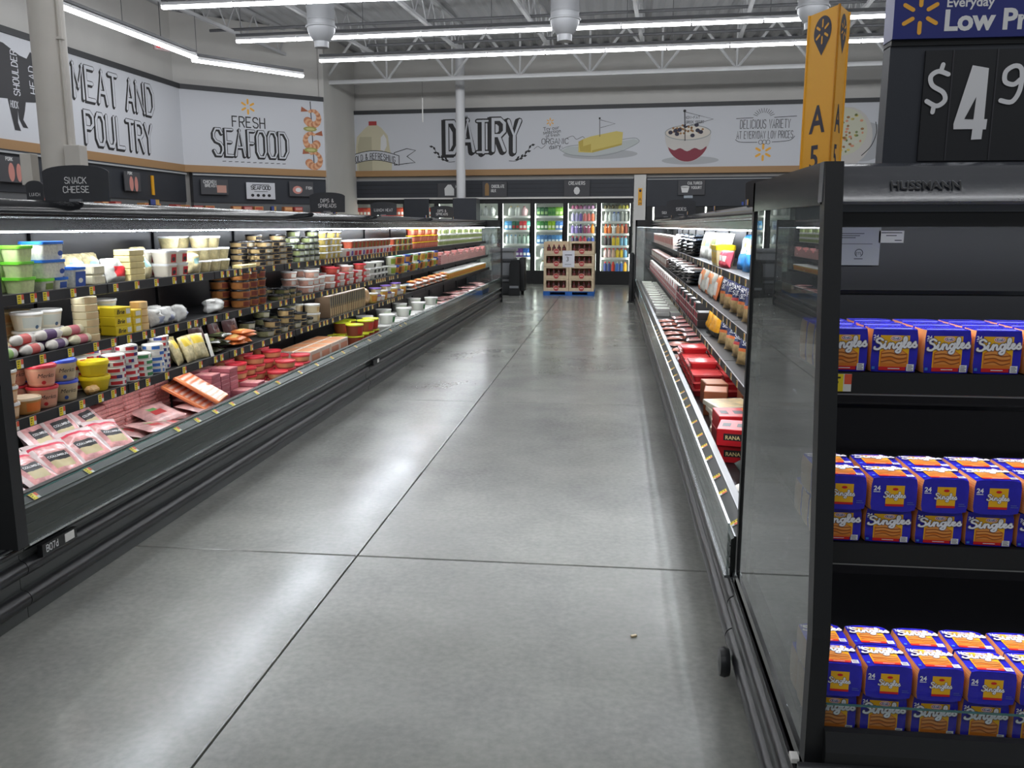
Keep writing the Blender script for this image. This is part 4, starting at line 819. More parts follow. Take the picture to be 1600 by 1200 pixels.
# ================================================================ PRODUCTS
from mathutils import Euler
class Pr:
    def __init__(s, name, cat, body, parts, w, d, h): s.name, s.cat, s.body, s.parts, s.w, s.d, s.h = name, cat, body, parts, w, d, h
def put(pr, loc, rz=0., label='', group='', tilt=(0, 0), cat=None):
    o = link(pr.name, pr.body, None, loc); o.rotation_euler = (tilt[0], tilt[1], rz)
    for nm, me in pr.parts: link(nm, me, o)
    return tag(o, label, cat or pr.cat, group)
pr_rng = random.Random(11)
CLEAR = mat('clear_plastic', (196, 198, 190), .25)
def clearish(key, rgb, amt=.22, sc=60): return mat(key, rgb, .28, noise_amt=amt, noise_scale=sc)
def front(t, half): return abs(((math.degrees(t) - 270 + 180) % 360) - 180) < half
def tub(name, cat, rt, rb, h, body, lid, label=None, half=70, lz=(.2, .85), n=18, lidh=.012, txt=None, tm=None, tsc=.02, band=None, dot=None):
    """round tub: tapered wall, printed front sector, rimmed lid; optional wrapped lettering"""
    zb = h - lidh; r = lambda t: rb + (rt-rb)*t
    pf = [(rb*.94, 0), (rb, .003), (r(lz[0]), zb*lz[0]), (r(lz[1]), zb*lz[1]), (rt, zb)]
    def mf(k, t):
        if k == 2 and label and front(t, half): return label
        if k == 2 and band: return band
    b = MB().lathe(pf, body, n, mf=mf)
    def wrap(u, v, l):
        rr = r(v/zb) + .0006 + l; a = R(270) + u/rr; return (rr*math.cos(a), rr*math.sin(a), v)
    bm_ = b.mesh(name, 40); parts = []
    if txt: parts.append(('printed_name', MB().text(T(txt), 0, zb*.5, tsc, tm or INK, .0, shear=.25, wrap=wrap).mesh('printed_name')))
    if dot:
        c0 = MB(); pts = [wrap(-.012+.009*math.cos(R(a)), zb*.24+.009*math.sin(R(a)), .0004) for a in range(0, 360, 30)]; c0.add(pts, [tuple(range(12))], dot); parts.append(('round_seal', c0.mesh('round_seal')))
    parts.append(('lid', MB().lathe([(rt, zb), (rt+.003, zb), (rt+.003, h-.003), (rt+.001, h), (rt-.004, h), (rt-.006, h-.004)], lid, n).mesh('lid', 35)))
    return Pr(name, cat, bm_, parts, 2*rt+.008, 2*rt+.008, h)
def rrect(w, d, r, n=3):
    out = []
    for cx, cy, a0 in ((w/2-r, d/2-r, 0), (-w/2+r, d/2-r, 90), (-w/2+r, -d/2+r, 180), (w/2-r, -d/2+r, 270)):
        for i in range(n+1): a = R(a0+90*i/n); out.append((cx+r*math.cos(a), cy+r*math.sin(a)))
    return out
def rtub(name, cat, w, d, h, body, lid, label=None, taper=.86, lidh=.012, lab=(-.3, .3, .15, .8), top=None, sub=None):
    """rectangular tub with rounded corners and snap lid"""
    b = MB(); L0 = rrect(w*taper, d*taper, .015); L1 = rrect(w, d, .018); n = len(L0); zb = h - lidh
    b.add([(x, y, 0) for x, y in L0] + [(x, y, zb) for x, y in L1], [tuple(range(n-1, -1, -1))] + [(i, (i+1) % n, n+(i+1) % n, n+i) for i in range(n)], body)
    bm_ = b.mesh(name, 40); parts = []
    LL = rrect(w+.008, d+.008, .02); l = MB(); LI = rrect(w-.012, d-.012, .014)
    l.add([(x, y, zb) for x, y in LL] + [(x, y, h) for x, y in LL] + [(x, y, h) for x, y in LI] + [(x, y, h-.004) for x, y in LI], [(i, (i+1) % n, n+(i+1) % n, n+i) for i in range(n)] + [(n+i, n+(i+1) % n, 2*n+(i+1) % n, 2*n+i) for i in range(n)] + [(2*n+i, 2*n+(i+1) % n, 3*n+(i+1) % n, 3*n+i) for i in range(n)] + [tuple(range(3*n, 4*n)), tuple(range(n-1, -1, -1))], lid)
    parts.append(('lid', l.mesh('lid', 35)))
    if label:
        sl = (d/2*(1-taper))/zb; q = MB().frame((0, -d/2*taper, 0), (1, 0, 0), (0, -sl, 1)); q.rect(lab[0]*w, lab[1]*w, lab[2]*zb, lab[3]*zb, label, .0012)
        if sub: q.oval((lab[0]+lab[1])/2*w, (lab[2]*.6+lab[3]*.4)*zb, .018, .012, sub, .002, 12)
        parts.append(('front_label', q.mesh('front_label')))
    return Pr(name, cat, bm_, parts, w+.012, d+.012, h)
def boxy(name, cat, w, d, h, m, prints=(), r=.003, topm=None, parts=()):
    """carton; prints: (u0,u1,v0,v1,mat) fractions of the front; topm: printed top"""
    b = MB().rbox(-w/2, w/2, -d/2, d/2, 0, h, m, r=r, seg=1); ps = list(parts)
    if prints:
        q = MB().frame((0, -d/2, 0), (1, 0, 0), (0, 0, 1))
        for i, (a, bb, c0, e0, mm) in enumerate(prints): q.rect(a*w, bb*w, c0*h, e0*h, mm, .0006+.0003*i)
        ps.append(('front_print', q.mesh('front_print')))
    if topm:
        q = MB().frame((0, 0, h), (1, 0, 0), (0, 1, 0)); q.rect(-.44*w, .44*w, -.44*d, .44*d, topm, .0006); ps.append(('top_print', q.mesh('top_print')))
    return Pr(name, cat, b.mesh(name), ps, w+.004, d+.004, h)
def bag(name, cat, w, h, t, m, prints=(), seed=0, lump=.3, neck=0., seam=.06, n=12, flat=False, seamm=None, txt=None):
    """pillow pouch standing up (flat=False) or lying; crimped seams top and bottom; prints (u0,u1,v0,v1,mat) colour cells of the front"""
    N = n; vs = []; off = Vector((seed*3.7, seed*1.3, 0))
    def P_(i, j, s):
        u = -1+2*i/N; v = j/N; vv = -1+2*v
        th = max(0, (1-abs(u)**2.2))**.5*max(0, (1-abs(vv)**3))**.6
        lumpn = noise.noise(Vector((u*2.2, v*2.6, s*1.7))+off)*lump + noise.noise(Vector((u*6, v*7, s))+off)*lump*.35
        th = max(0, th*(1+lumpn)); ww = w/2*(1-.10*(1-abs(vv)**4)*abs(u) - neck*max(0, v-.6)*2)
        x = u*ww + .02*w*noise.noise(Vector((v*5, u, 0))+off); z = v*h*(1-.02*u*u) + .012*h*noise.noise(Vector((u*4, 0, s))+off)
        y = s*(t/2*th)
        return (x, y, z)
    for s in (-1, 1):
        for j in range(N+1):
            for i in range(N+1): vs.append(P_(i, j, s))
    K = (N+1)**2; cells = {}
    for s in (0, 1):
        for j in range(N):
            for i in range(N):
                a = s*K+j*(N+1)+i; f = (a, a+1, a+N+2, a+N+1) if s == 0 else (a, a+N+1, a+N+2, a+1)
                mm = m; u, v = (i+.5)/N-.5, (j+.5)/N
                if seamm and (j == 0 or j == N-1): mm = seamm
                for a0, b0, c0, e0, pm in prints:
                    if a0 <= u <= b0 and c0 <= v <= e0 and (s == 0 or (b0-a0 > .9)): mm = pm
                cells.setdefault(mm, []).append(f)
    zmin = min(p[2] for p in vs); vs = [(x, y, z-zmin) for x, y, z in vs]
    if flat:
        R_ = [(x, z-h/2, -y) for x, y, z in vs]; zm = min(p[2] for p in R_); vs = [(x, y, z-zm) for x, y, z in R_]
    b = MB(); o = 0; b.v = vs
    for mm, fs in cells.items():
        k = b._m(mm)
        for f in fs: b.f.append(f); b.mi.append(k)
    parts = []
    if txt and not flat:
        fv = [p_ for p_ in vs if p_[1] < 0]
        def onbag(x, z, l): return (x, min(sum(p_[1]/((p_[0]-x)**2+(p_[2]-z)**2+1e-6) for p_ in near)/sum(1/((p_[0]-x)**2+(p_[2]-z)**2+1e-6) for p_ in near) for near in [sorted(fv, key=lambda p_: (p_[0]-x)**2+(p_[2]-z)**2)[:4]])-.003, z)
        q = MB()
        for i, (s_, u, v, sc) in enumerate(txt): q.text(T(s_), u*w, v*h, sc, CHALKW, .0, wrap=onbag)
        parts.append(('printed_name', q.mesh('printed_name')))
    return Pr(name, cat, b.mesh(name, 60), parts, w, t if not flat else h, h if not flat else max(p_[2] for p_ in vs))
ORD = ('first second third fourth fifth sixth seventh eighth ninth tenth eleventh twelfth thirteenth fourteenth fifteenth sixteenth seventeenth eighteenth nineteenth twentieth'.split()) + ['twenty' + '-' + q for q in 'first second third fourth fifth sixth seventh eighth ninth'.split()] + ['thirtieth'] + ['thirty-' + q for q in 'first second third fourth fifth sixth seventh eighth ninth'.split()] + ['fortieth']
def ordw(i, n): return 'only' if n == 1 else 'last' if i == n-1 and n > 2 else (ORD[i] if i < 40 else 'far')
def join(label, q):
    for sep in (',', ' at the ', ' in the ', ' of the ', ' beside ', ' past ', ' before '):
        if len((label + ' ' + q).split()) > 16 and sep in label: label = label.rsplit(sep, 1)[0]
    return label + ', ' + q if q and len((label + ' ' + q).split()) <= 16 else label
# ---- placing on the runs
def fill(side, lv, y0, y1, prs, levels, rows, label, group, a0=.012, gap=.004, jit=.003, z=None, alt=None, rot=0., maxn=999, tiltx=0., head=0.):
    prs = prs if isinstance(prs, (list, tuple)) else [prs]; af, zz = SHELF[lv]; zz = (zz if z is None else z) + .001
    w = max(p.w for p in prs); d = max(p.d for p in prs); n = max(1, int((y1-y0+gap)/(w+gap))); cnt = 0; rz = R(90 if side == 'L' else -90)
    lv_ = levels if isinstance(levels, (list, tuple)) else [levels]
    for r_ in range(rows):
        for i in range(n):
            hh = zz
            p = prs[i % len(prs)]; L = lv_[(i + r_) % len(lv_)]
            for k in range(L):
                if cnt >= maxn: return
                p2 = (alt if (alt and k == L-1) else p)
                y = y0 + w/2 + i*(w+gap) + pr_rng.uniform(-jit, jit)*.5; a = af + a0 + d/2 + r_*(d+.006) + abs(pr_rng.uniform(0, jit))
                lev = '' if L == 1 else 'top' if k == L-1 else 'bottom' if k == 0 else ORD[k] + ' up'
                fb2 = '' if rows == 1 else 'front ' if r_ == 0 else 'back '
                qq = ('%s of %s %sstack' % (lev, ordw(i, n), fb2) if n > 1 else '%s of the %sstack' % (lev, fb2)) if lev else ('%s in the %srow' % (ordw(i, n), fb2) if n > 1 else fb2.strip())
                put(p2, (SX(side, a), y, hh), rz + R(head if side == 'L' else -head) + pr_rng.uniform(-1, 1)*rot, join(label, qq), group, (tiltx, 0)); hh += p2.h + .0004; cnt += 1
def lay(side, lv, pr, items, label, group):
    """loose things: (a, y, z, heading, pitch, roll)"""
    zz = SHELF[lv][1]; af = SHELF[lv][0]
    for a, y, z, h_, tx, ty in items:
        e_ = Euler((R(tx), R(ty), R((90 if side == 'L' else -90)+h_))); m3 = e_.to_matrix(); vs = [m3 @ v.co for v in pr.body.vertices]
        ax = [(-v.x if side == 'L' else v.x) for v in vs]; a_ = af + a
        a_ = min(a_, .712 - max(ax)); a_ = max(a_, af + .004 - min(ax)) if max(ax)-min(ax) < .708-af else a_
        put(pr, (SX(side, a_), y, zz + z + .001 - min(v.z for v in vs)), e_.z, label, group, (R(tx), R(ty)))
W = C(226, 224, 216); WH = mat('lid_white', (228, 228, 224), .35); BK = mat('lid_black', (30, 30, 32), .25); KR = C(196, 40, 44); BLU = mat('lid_blue', (44, 112, 206), .35); GRN = mat('lid_lime', (120, 208, 60), .35)
YEL = mat('lid_yellow', (232, 206, 30), .35); RED = mat('lid_red', (206, 54, 66), .35); RBLU = mat('lid_royal', (62, 84, 200), .35); PNK = clearish('meat_pink', (216, 150, 146), .3, 45); MEATD = clearish('meat_dark', (176, 92, 88), .3, 50); FOILW = clearish('film_white', (214, 208, 200), .22, 25)
FETA = clearish('feta', (226, 224, 206), .16, 90); CHW = clearish('cheese_white', (224, 216, 184), .08, 30); CHY = clearish('cheese_yellow', (226, 208, 146), .08, 25); TAN = clearish('box_tan', (206, 178, 128), .12, 12); HUM = clearish('hummus', (196, 168, 118), .18, 40); SALSA = clearish('salsa', (156, 70, 44), .3, 40)
OLIVE = clearish('olive', (110, 112, 70), .3, 40); ORG = C(232, 124, 50); LBLK = C(46, 44, 46); LBLU = C(52, 84, 160); LGRN = C(70, 140, 80); LRED = C(200, 52, 56); LPUR = C(104, 72, 160)
# ---------- left, top shelf
gA = 'tubs on the top shelf of the left cases'
p = rtub('cheese_tub', 'tub', .11, .10, .085, clearish('curd_white', (222, 222, 206), .12), GRN, W, sub=LPUR); fill('L', 1, 3.22, 3.46, p, 3, 2, 'white cheese tub with green lid at the left edge, top shelf', gA)
p = rtub('cheese_tub', 'tub', .105, .09, .068, clearish('lime_tub', (208, 220, 160), .1), GRN); fill('L', 1, 3.47, 3.60, p, 3, 2, 'lime green lidded tub in the stack at the near end, top shelf', gA)
ps = rtub('cheese_tub', 'tub', .085, .085, .055, FETA, GRN, C(120, 140, 70)); pb = rtub('cheese_tub', 'tub', .085, .085, .055, FETA, BLU, LBLU)
fill('L', 1, 3.62, 3.71, ps, 1, 1, 'small green lidded cheese tub under the blue lidded tubs, top shelf', gA); fill('L', 1, 3.72, 3.81, pb, 1, 1, 'small blue lidded cheese tub under the larger blue lidded tubs', gA)
fill('L', 1, 3.62, 3.81, pb, 1, 2, 'small blue lidded cheese tub at the back of the near stack', gA, a0=.11)
p = rtub('feta_tub', 'tub', .165, .115, .082, FETA, BLU, W, lab=(.22, .42, .08, .9), sub=LBLU); fill('L', 1, 3.63, 3.81, p, 2, 1, 'large blue lidded tub of white crumbled cheese, top shelf', gA, z=1.211+.0556)
p = rtub('feta_tub', 'tub', .095, .09, .095, FETA, BLU, LBLU, lab=(-.42, .42, .05, .9), sub=W); fill('L', 1, 3.85, 3.96, p, 1, 1, 'tall single blue lidded feta tub beside the wrapped white cheese', gA)
def shrink(w, d, h): return boxy('cheese_block', 'cheese', w, d, h, CHW, r=.008)
pw = shrink(.105, .07, .05); fill('L', 1, 4.0, 4.22, pw, 2, 2, 'white shrink wrapped cheese block in the stacked grid, top shelf', 'cheese blocks on the top shelf')
py = boxy('cheese_block', 'cheese', .15, .09, .033, CHY, r=.004); fill('L', 1, 4.33, 4.49, py, 5, 1, 'pale yellow cheese block in the tall stack, top shelf', 'cheese blocks on the top shelf')
SB = mat('string_bag', (212, 198, 152), .16, noise_amt=.35, noise_scale=35, bump=.5, bump_scale=30); CLB = mat('film_bag', (190, 188, 178), .15, noise_amt=.35, noise_scale=18); TEALP = C(150, 190, 186)
b1 = bag('cheese_bag', 'bag', .15, .17, .07, SB, ((-.25, .25, .35, .7, TEALP),), 1, .5); b2 = bag('cheese_bag', 'bag', .16, .15, .09, SB, ((-.3, .3, .3, .65, C(150, 176, 186)),), 2, .6); b3 = bag('cheese_bag', 'bag', .14, .13, .08, CLB, ((-.2, .3, .2, .6, KR),), 3, .5)
lay('L', 1, b2, [(.25, 4.06, .0, 4, -14, 0), (.26, 4.24, .0, -8, -14, 0), (.27, 4.40, .0, 6, -10, 0)], 'plastic bag of cheese at the back of the top shelf behind the blocks', 'cheese bags, top shelf')
lay('L', 1, b1, [(.07, 4.58, .0, 12, -16, 0)], 'clear bag of string cheese leaning out beside the yellow blocks', 'cheese bags, top shelf'); lay('L', 1, b3, [(.06, 4.27, .0, -10, -18, 0)], 'crinkled clear pouch between white and yellow cheese blocks', 'cheese bags, top shelf')
p = rtub('cream_tub', 'tub', .12, .10, .075, C(228, 220, 200), WH, KR, lab=(-.05, .42, .1, .85), sub=LBLK); fill('L', 1, 4.72, 4.99, p, 2, 2, 'white lidded rectangular tub with red and black label, top shelf', gA)
lay('L', 1, bag('cheese_bag', 'bag', .18, .13, .10, SB, ((-.2, .2, .3, .6, TEALP),), 5, .6), [(.07, 5.14, 0, 5, -20, 0)], 'bag of shredded cheese before the round white lidded tubs', 'cheese bags, top shelf'); lay('L', 1, b2, [(.25, 4.85, .02, 0, -8, 0)], 'bag of cheese propped at the back behind the red labelled tubs', 'cheese bags, top shelf')
pc = tub('pasta_tub', 'tub', .062, .050, .075, clearish('pasta_salad', (214, 200, 150), .2, 50), WH); fill('L', 1, 5.12, 5.66, pc, [2, 3, 3, 2], 2, 'clear round tub with white lid in the pyramid, top shelf', gA, a0=.04)
fill('L', 1, 5.72, 5.98, boxy('cheese_block', 'cheese', .12, .07, .025, CHY, r=.004), 1, 1, 'small pale cheese slab at the gap in the top shelf', 'cheese blocks on the top shelf')
ph = tub('hummus_tub', 'tub', .062, .058, .045, HUM, BK, LBLK, 50); ph2 = tub('hummus_tub', 'tub', .062, .058, .045, HUM, BK, C(196, 190, 170), 50)
fill('L', 1, 6.08, 6.86, [ph, ph2], [3, 4, 4, 5, 3, 4], 2, 'black lidded hummus tub, top shelf past the gap', gA)
fill('L', 1, 6.9, 7.5, tub('dip_tub', 'tub', .055, .05, .05, clearish('guac', (150, 160, 110), .25), BK, C(210, 214, 200), 50), [2, 3, 4, 5], 2, 'flat tub of green dip with dark lid, top shelf', gA)
fill('L', 1, 7.5, 8.05, tub('dip_tub', 'tub', .06, .052, .06, clearish('queso', (222, 196, 110), .2), WH, W, 40), [4, 3, 4, 4], 2, 'yellow dip tub with white lid in the middle of the top shelf', gA)
sal = rtub('salsa_tub', 'tub', .12, .10, .075, SALSA, WH, C(120, 130, 60), lab=(.05, .4, .1, .8)); sal2 = rtub('salsa_tub', 'tub', .12, .10, .075, C(230, 224, 214), WH, KR, lab=(-.4, .4, .1, .8)); sal3 = rtub('salsa_tub', 'tub', .12, .10, .075, C(230, 226, 218), WH, LPUR, lab=(-.2, .3, .1, .8))
fill('L', 1, 8.1, 9.9, [sal2, sal3, sal2], 1, 2, 'white tub with red or purple label in the lower layer, middle of the top shelf', gA); fill('L', 1, 8.3, 9.9, sal, 1, 2, 'brown salsa tub with white lid in the upper layer, middle of the top shelf', gA, z=1.211+.0756)
fill('L', 1, 9.95, 11.0, [sal, rtub('salsa_tub', 'tub', .11, .10, .075, C(226, 190, 90), WH, LGRN)], 2, 1, 'salsa tub with mixed yellow and green labels, farther top shelf', gA)
fill('L', 1, 11.0, 12.6, tub('salsa_tub', 'tub', .065, .055, .085, C(206, 92, 74), YEL, C(222, 130, 110), 60), [3, 3, 2], 1, 'red salsa tub with yellow lid, far part of the top shelf', gA)
fill('L', 1, 12.7, 16.9, tub('dip_tub', 'tub', .068, .06, .085, C(214, 216, 196), WH, C(160, 176, 110), 60), [3, 2, 3, 3], 1, 'pale dip tub with white lid at the far end of the top shelf', gA)
# ---------- left, second shelf
gB = 'packages on the second shelf of the left cases'
def log(m, m2, seed):
    b = MB(Matrix.Rotation(R(90), 4, 'Y')); b.lathe([(.004, -.085), (.012, -.075), (.022, -.06), (.024, -.03), (.0235, .03), (.022, .06), (.012, .075), (.004, .085)], m, 14, c=(-.024, 0, 0), mf=lambda k, t: m2 if k == 3 else None); return Pr('cheese_log', 'cheese', b.mesh('cheese_log', 50), [], .175, .05, .048)
lg = [log(FOILW, C(150, 190, 110), 0), log(FOILW, C(214, 96, 90), 1), log(FOILW, C(96, 70, 110), 2), log(CHW, C(210, 120, 130), 3)]
for i, l in enumerate(lg): lay('L', 2, l, [(.035, 3.30+.175*i, .0, pr_rng.uniform(-8, 8), 0, 0), (.09, 3.26+.175*i, .0, pr_rng.uniform(-10, 10), 0, 0), (.06, 3.28+.175*i, .045, pr_rng.uniform(-14, 14), 0, 0)], 'wrapped cheese log with %s wrapper at the front of the second shelf' % ['green', 'red', 'purple', 'pink'][i], gB)
HERB = mat('herb_cheese', (190, 176, 130), .5, noise_amt=.5, noise_scale=60); lay('L', 2, log(HERB, HERB, 4), [(.15, 3.42, .0, 30, 0, 0), (.16, 3.52, .0, -20, 0, 0)], 'herb crusted cheese log lying behind the wrapped logs', gB)
pg = tub('goat_tub', 'tub', .066, .054, .085, C(226, 220, 200), WH, C(200, 206, 196), 60, txt=None, dot=C(70, 96, 120)); fill('L', 2, 3.58, 4.0, pg, 2, 1, 'white goat cheese tub with dark landscape seal, second shelf', gB, a0=.10)
fill('L', 2, 3.2, 3.9, boxy('brie_box', 'box', .12, .12, .055, TAN, ((-.3, .3, .2, .8, C(196, 150, 100)),)), [3, 3, 3, 3], 1, 'tan wooden cheese box stacked at the back of the second shelf', gB, a0=.25)
def wheel(r, h, m, m2, name='camembert_box'): return Pr(name, 'cheese', MB().lathe([(r-.003, 0), (r, .003), (r, h-.003), (r-.003, h)], m, 20, mf=lambda k, t: m2 if (k == 1 and front(t, 50)) else None).mesh(name, 40), [], 2*r+.003, 2*r+.003, h)
fill('L', 2, 3.88, 4.12, wheel(.058, .036, C(226, 214, 176), C(214, 186, 140)), [6, 5], 1, 'round cream camembert box in the tall stack, second shelf', gB)
br = boxy('brie_box', 'box', .115, .10, .048, C(232, 204, 44), ((-.5, .5, .0, .12, C(220, 186, 30)), (.18, .42, .25, .8, W)))
qm = MB().frame((0, -.05, 0), (1, 0, 0), (0, 0, 1)); qm.text(T('Brie', offset=.015), -.02, .014, .032, LBLK, .002, shear=.25); br.parts.append(('printed_name', qm.mesh('printed_name')))
fill('L', 2, 4.13, 4.25, br, 3, 2, 'yellow Brie box in the stack of three, second shelf', gB, head=-12)
fill('L', 2, 4.27, 4.36, boxy('brie_box', 'box', .08, .08, .04, C(226, 196, 60), ((-.3, .3, .2, .8, W),)), 3, 1, 'small yellow cheese box beside the Brie boxes', gB)
fill('L', 2, 4.37, 4.47, wheel(.045, .038, C(222, 176, 110), C(230, 196, 140)), 4, 1, 'small orange round cheese box in the narrow stack, second shelf', gB, a0=.02); fill('L', 2, 4.30, 4.46, pg, 2, 1, 'white lidded tub standing behind the orange cheese boxes', gB, a0=.17)
MZ = mat('mozzarella_bag', (222, 222, 218), .12, noise_amt=.2, noise_scale=22, bump=.5, bump_scale=30); mz = [bag('mozzarella_bag', 'bag', .13, .10, .10, MZ, ((-.2, .2, .2, .5, C(170, 176, 200)),), 7+i, .8) for i in range(3)]
for i, (a, y, h_) in enumerate(((.06, 4.56, 10), (.07, 4.69, -10), (.06, 4.83, 25), (.17, 4.76, 0))): lay('L', 2, mz[i % 3], [(a, y, 0, h_, -8, 0)], 'knotted bag of mozzarella balls in the middle of the second shelf', gB)
lay('L', 2, bag('mozzarella_bag', 'bag', .17, .09, .11, MZ, (), 12, .7), [(.1, 5.36, 0, 0, -5, 0)], 'single bag of mozzarella alone on the bare second shelf', gB)
pbm = tub('dip_tub', 'tub', .066, .06, .062, clearish('dip_brown', (178, 118, 66), .2, 30), BK, C(120, 56, 44), 55); fill('L', 2, 5.68, 6.25, pbm, [4, 4, 4, 2], 2, 'brown dip tub with black lid in the four high stack, second shelf', gB)
fill('L', 2, 6.3, 6.95, tub('dip_tub', 'tub', .06, .056, .04, OLIVE, BK, C(170, 150, 110), 50), [1, 2, 2, 1], 2, 'flat clear tub of olives with black lid, second shelf', gB)
pk = tub('salad_tub', 'tub', .066, .056, .06, clearish('salad_pink', (220, 170, 150), .25, 30), WH, W, 50); pk2 = tub('salad_tub', 'tub', .066, .056, .06, clearish('salad_red', (206, 90, 76), .25, 30), RED, W, 40)
fill('L', 2, 6.98, 7.5, pk, [2, 3], 2, 'white lidded tub of pinkish spread, second shelf near the dips sign', gB); fill('L', 2, 7.55, 8.9, [pk, pk2], [2, 3, 2], 2, 'red and white tub in the middle of the second shelf', gB)
fill('L', 2, 8.95, 9.7, tub('salad_tub', 'tub', .07, .06, .06, C(196, 196, 186), WH, LBLK, 40), [3, 2], 1, 'clear salad tub with dark label, farther second shelf', gB)
ct = [tub('salad_tub', 'tub', .066, .052, .105, C(*c_), C(*l_), C(*k_), 60) for c_, l_, k_ in (((214, 218, 190), (228, 228, 224), (150, 170, 60)), ((66, 92, 170), (72, 84, 170), (196, 130, 60)), ((206, 120, 60), (64, 150, 110), (120, 70, 40)), ((220, 190, 100), (230, 230, 226), (206, 140, 60)))]
fill('L', 2, 9.8, 12.4, ct, [2, 1, 2], 1, 'tall tub with bright green, blue or orange print, far second shelf', gB)
mp = boxy('meat_pack', 'meat', .14, .10, .035, PNK, ((-.4, .4, .1, .9, C(222, 176, 168)),), topm=PNK); fill('L', 2, 12.5, 17.0, mp, [4, 5, 4, 3], 1, 'pink meat pack stacked at the far end of the second shelf', gB)
# ---------- left, third shelf
gC = 'packages on the third shelf of the left cases'
fill('L', 3, 3.12, 3.34, tub('dip_tub', 'tub', .048, .04, .07, C(206, 150, 96), WH, C(226, 190, 150), 50), 3, 1, 'small tan tub stacked against the black end panel, third shelf', gC)
fill('L', 3, 3.34, 3.46, tub('dip_tub', 'tub', .062, .054, .072, C(206, 150, 86), C(238, 220, 190), ORG, 50), 1, 1, 'orange dip tub with pale lid in front of the red lidded tubs', gC, a0=.004)
me_r = tub('spread_tub', 'tub', .064, .052, .096, C(226, 170, 140), RED, C(222, 158, 130), 80, txt='Merkts', tm=LBLK, tsc=.027, dot=KR); me_b = tub('spread_tub', 'tub', .064, .052, .096, C(206, 186, 150), RBLU, C(200, 178, 140), 80, txt='Merkts', tm=LBLK, tsc=.027, dot=LBLU)
fill('L', 3, 3.47, 3.61, me_r, 2, 2, 'red lidded cheese spread tub lettered Merkts, third shelf', gC, head=-32); fill('L', 3, 3.62, 3.76, me_b, 2, 2, 'blue lidded cheese spread tub lettered Merkts, third shelf', gC, head=-32); fill('L', 3, 3.34, 3.46, me_r, 2, 1, 'red lidded cheese spread tub at the back beside the orange tub', gC, a0=.17)
fill('L', 3, 3.80, 3.90, boxy('cracker_pack', 'snack', .08, .05, .04, mat('cracker_wrap', (214, 170, 110), .3, noise_amt=.3, noise_scale=30), r=.015), 1, 1, 'small tan snack pack beside the blue lidded tub, third shelf', gC)
yt = tub('spread_tub', 'tub', .07, .055, .075, C(226, 200, 50), YEL, C(220, 190, 40), 70, lidh=.018); fill('L', 3, 3.86, 4.02, yt, 2, 1, 'yellow tub with yellow lid in the front stack, third shelf', gC, a0=.006); fill('L', 3, 3.76, 3.92, yt, 2, 1, 'yellow tub with yellow lid in the back stack, third shelf', gC, a0=.13)
PAT = [0,0,0,0,1,2,2,1,1,0,0,0,3,3,1,0,0,0,0,1,2,3,1,1]
def disc(k, cols): 
    ring = [C(*c_) for c_ in cols]
    return Pr('cheese_disc', 'cheese', MB().lathe([(.054, 0), (.057, .003), (.057, .007), (.057, .024), (.057, .028), (.054, .031)], W, 24, mf=lambda k2, t: (ring[PAT[int(t*24/6.283) % 24] % len(ring)] if k2 == 2 else None)).mesh('cheese_disc', 40), [], .119, .119, .0312)
dr = disc('r', [(196, 44, 50), (226, 222, 214), (176, 40, 60), (70, 60, 120), (226, 222, 214)]); dg = disc('g', [(70, 140, 90), (226, 222, 214), (90, 150, 110), (196, 50, 50)]); db = disc('b', [(60, 110, 190), (226, 222, 214), (70, 120, 196), (226, 222, 214), (196, 50, 60)]); dn_ = disc('n', [(44, 60, 120), (226, 222, 214), (52, 66, 130), (196, 60, 60)])
fill('L', 3, 4.03, 4.28, dr, [5, 6], 1, 'round cheese box with red and white print in the front stacks, third shelf', gC, rot=1.5); fill('L', 3, 3.9, 4.28, dr, [5, 6, 6], 1, 'round cheese box with red and white print in the back stacks', gC, a0=.135, rot=1.5)
fill('L', 3, 4.29, 4.41, dg, 4, 1, 'round cheese box with green print, third shelf stack', gC, rot=1.5); fill('L', 3, 4.42, 4.54, db, 5, 1, 'round cheese box with light blue print, third shelf stack', gC, rot=1.5); fill('L', 3, 4.55, 4.67, dn_, 6, 1, 'round cheese box with navy print in the tallest stack', gC, a0=.05, rot=1.5)
fill('L', 3, 4.29, 4.54, boxy('cheese_box', 'box', .11, .09, .07, C(120, 108, 92)), 2, 1, 'dull brown carton behind the green and blue cheese boxes', gC, a0=.15)
shb = [bag('shred_bag', 'bag', .15, .16, .05, SB, ((-.3, .3, .55, .9, C(226, 196, 60)),), 20+i, .5) for i in range(3)]
for i, (a, y) in enumerate(((.06, 4.76), (.05, 4.88), (.12, 4.82), (.05, 5.0))): lay('L', 3, shb[i % 3], [(a, y, 0, 15-10*i, -22, 0)], 'bag of shredded cheese with yellow label, third shelf', gC)
q_ = MB().ext([(-.06, 0), (.06, 0), (.02, .13), (-.0, .14)], -.01, .01, W).mesh('cheese_wedge'); wq = Pr('cheese_wedge', 'cheese', q_, [('yellow_label', MB().frame((0, -.0105, 0), (1, 0, 0), (0, 0, 1)).rect(-.03, .03, .02, .07, C(236, 190, 50)).mesh('yellow_label'))], .13, .03, .14)
lay('L', 3, wq, [(.03, 5.12, 0, 30, -12, 0)], 'white wedge pack with yellow label leaning at the third shelf edge', gC)
fl_d = bag('olive_pouch', 'pouch', .16, .12, .03, C(60, 62, 44, .25), ((-.3, .3, .3, .7, OLIVE),), 30, .3, flat=True); fl_o = bag('meat_pouch', 'pouch', .15, .12, .035, C(226, 130, 70, .3), ((-.3, .3, .3, .7, C(236, 196, 120)),), 31, .4, flat=True)
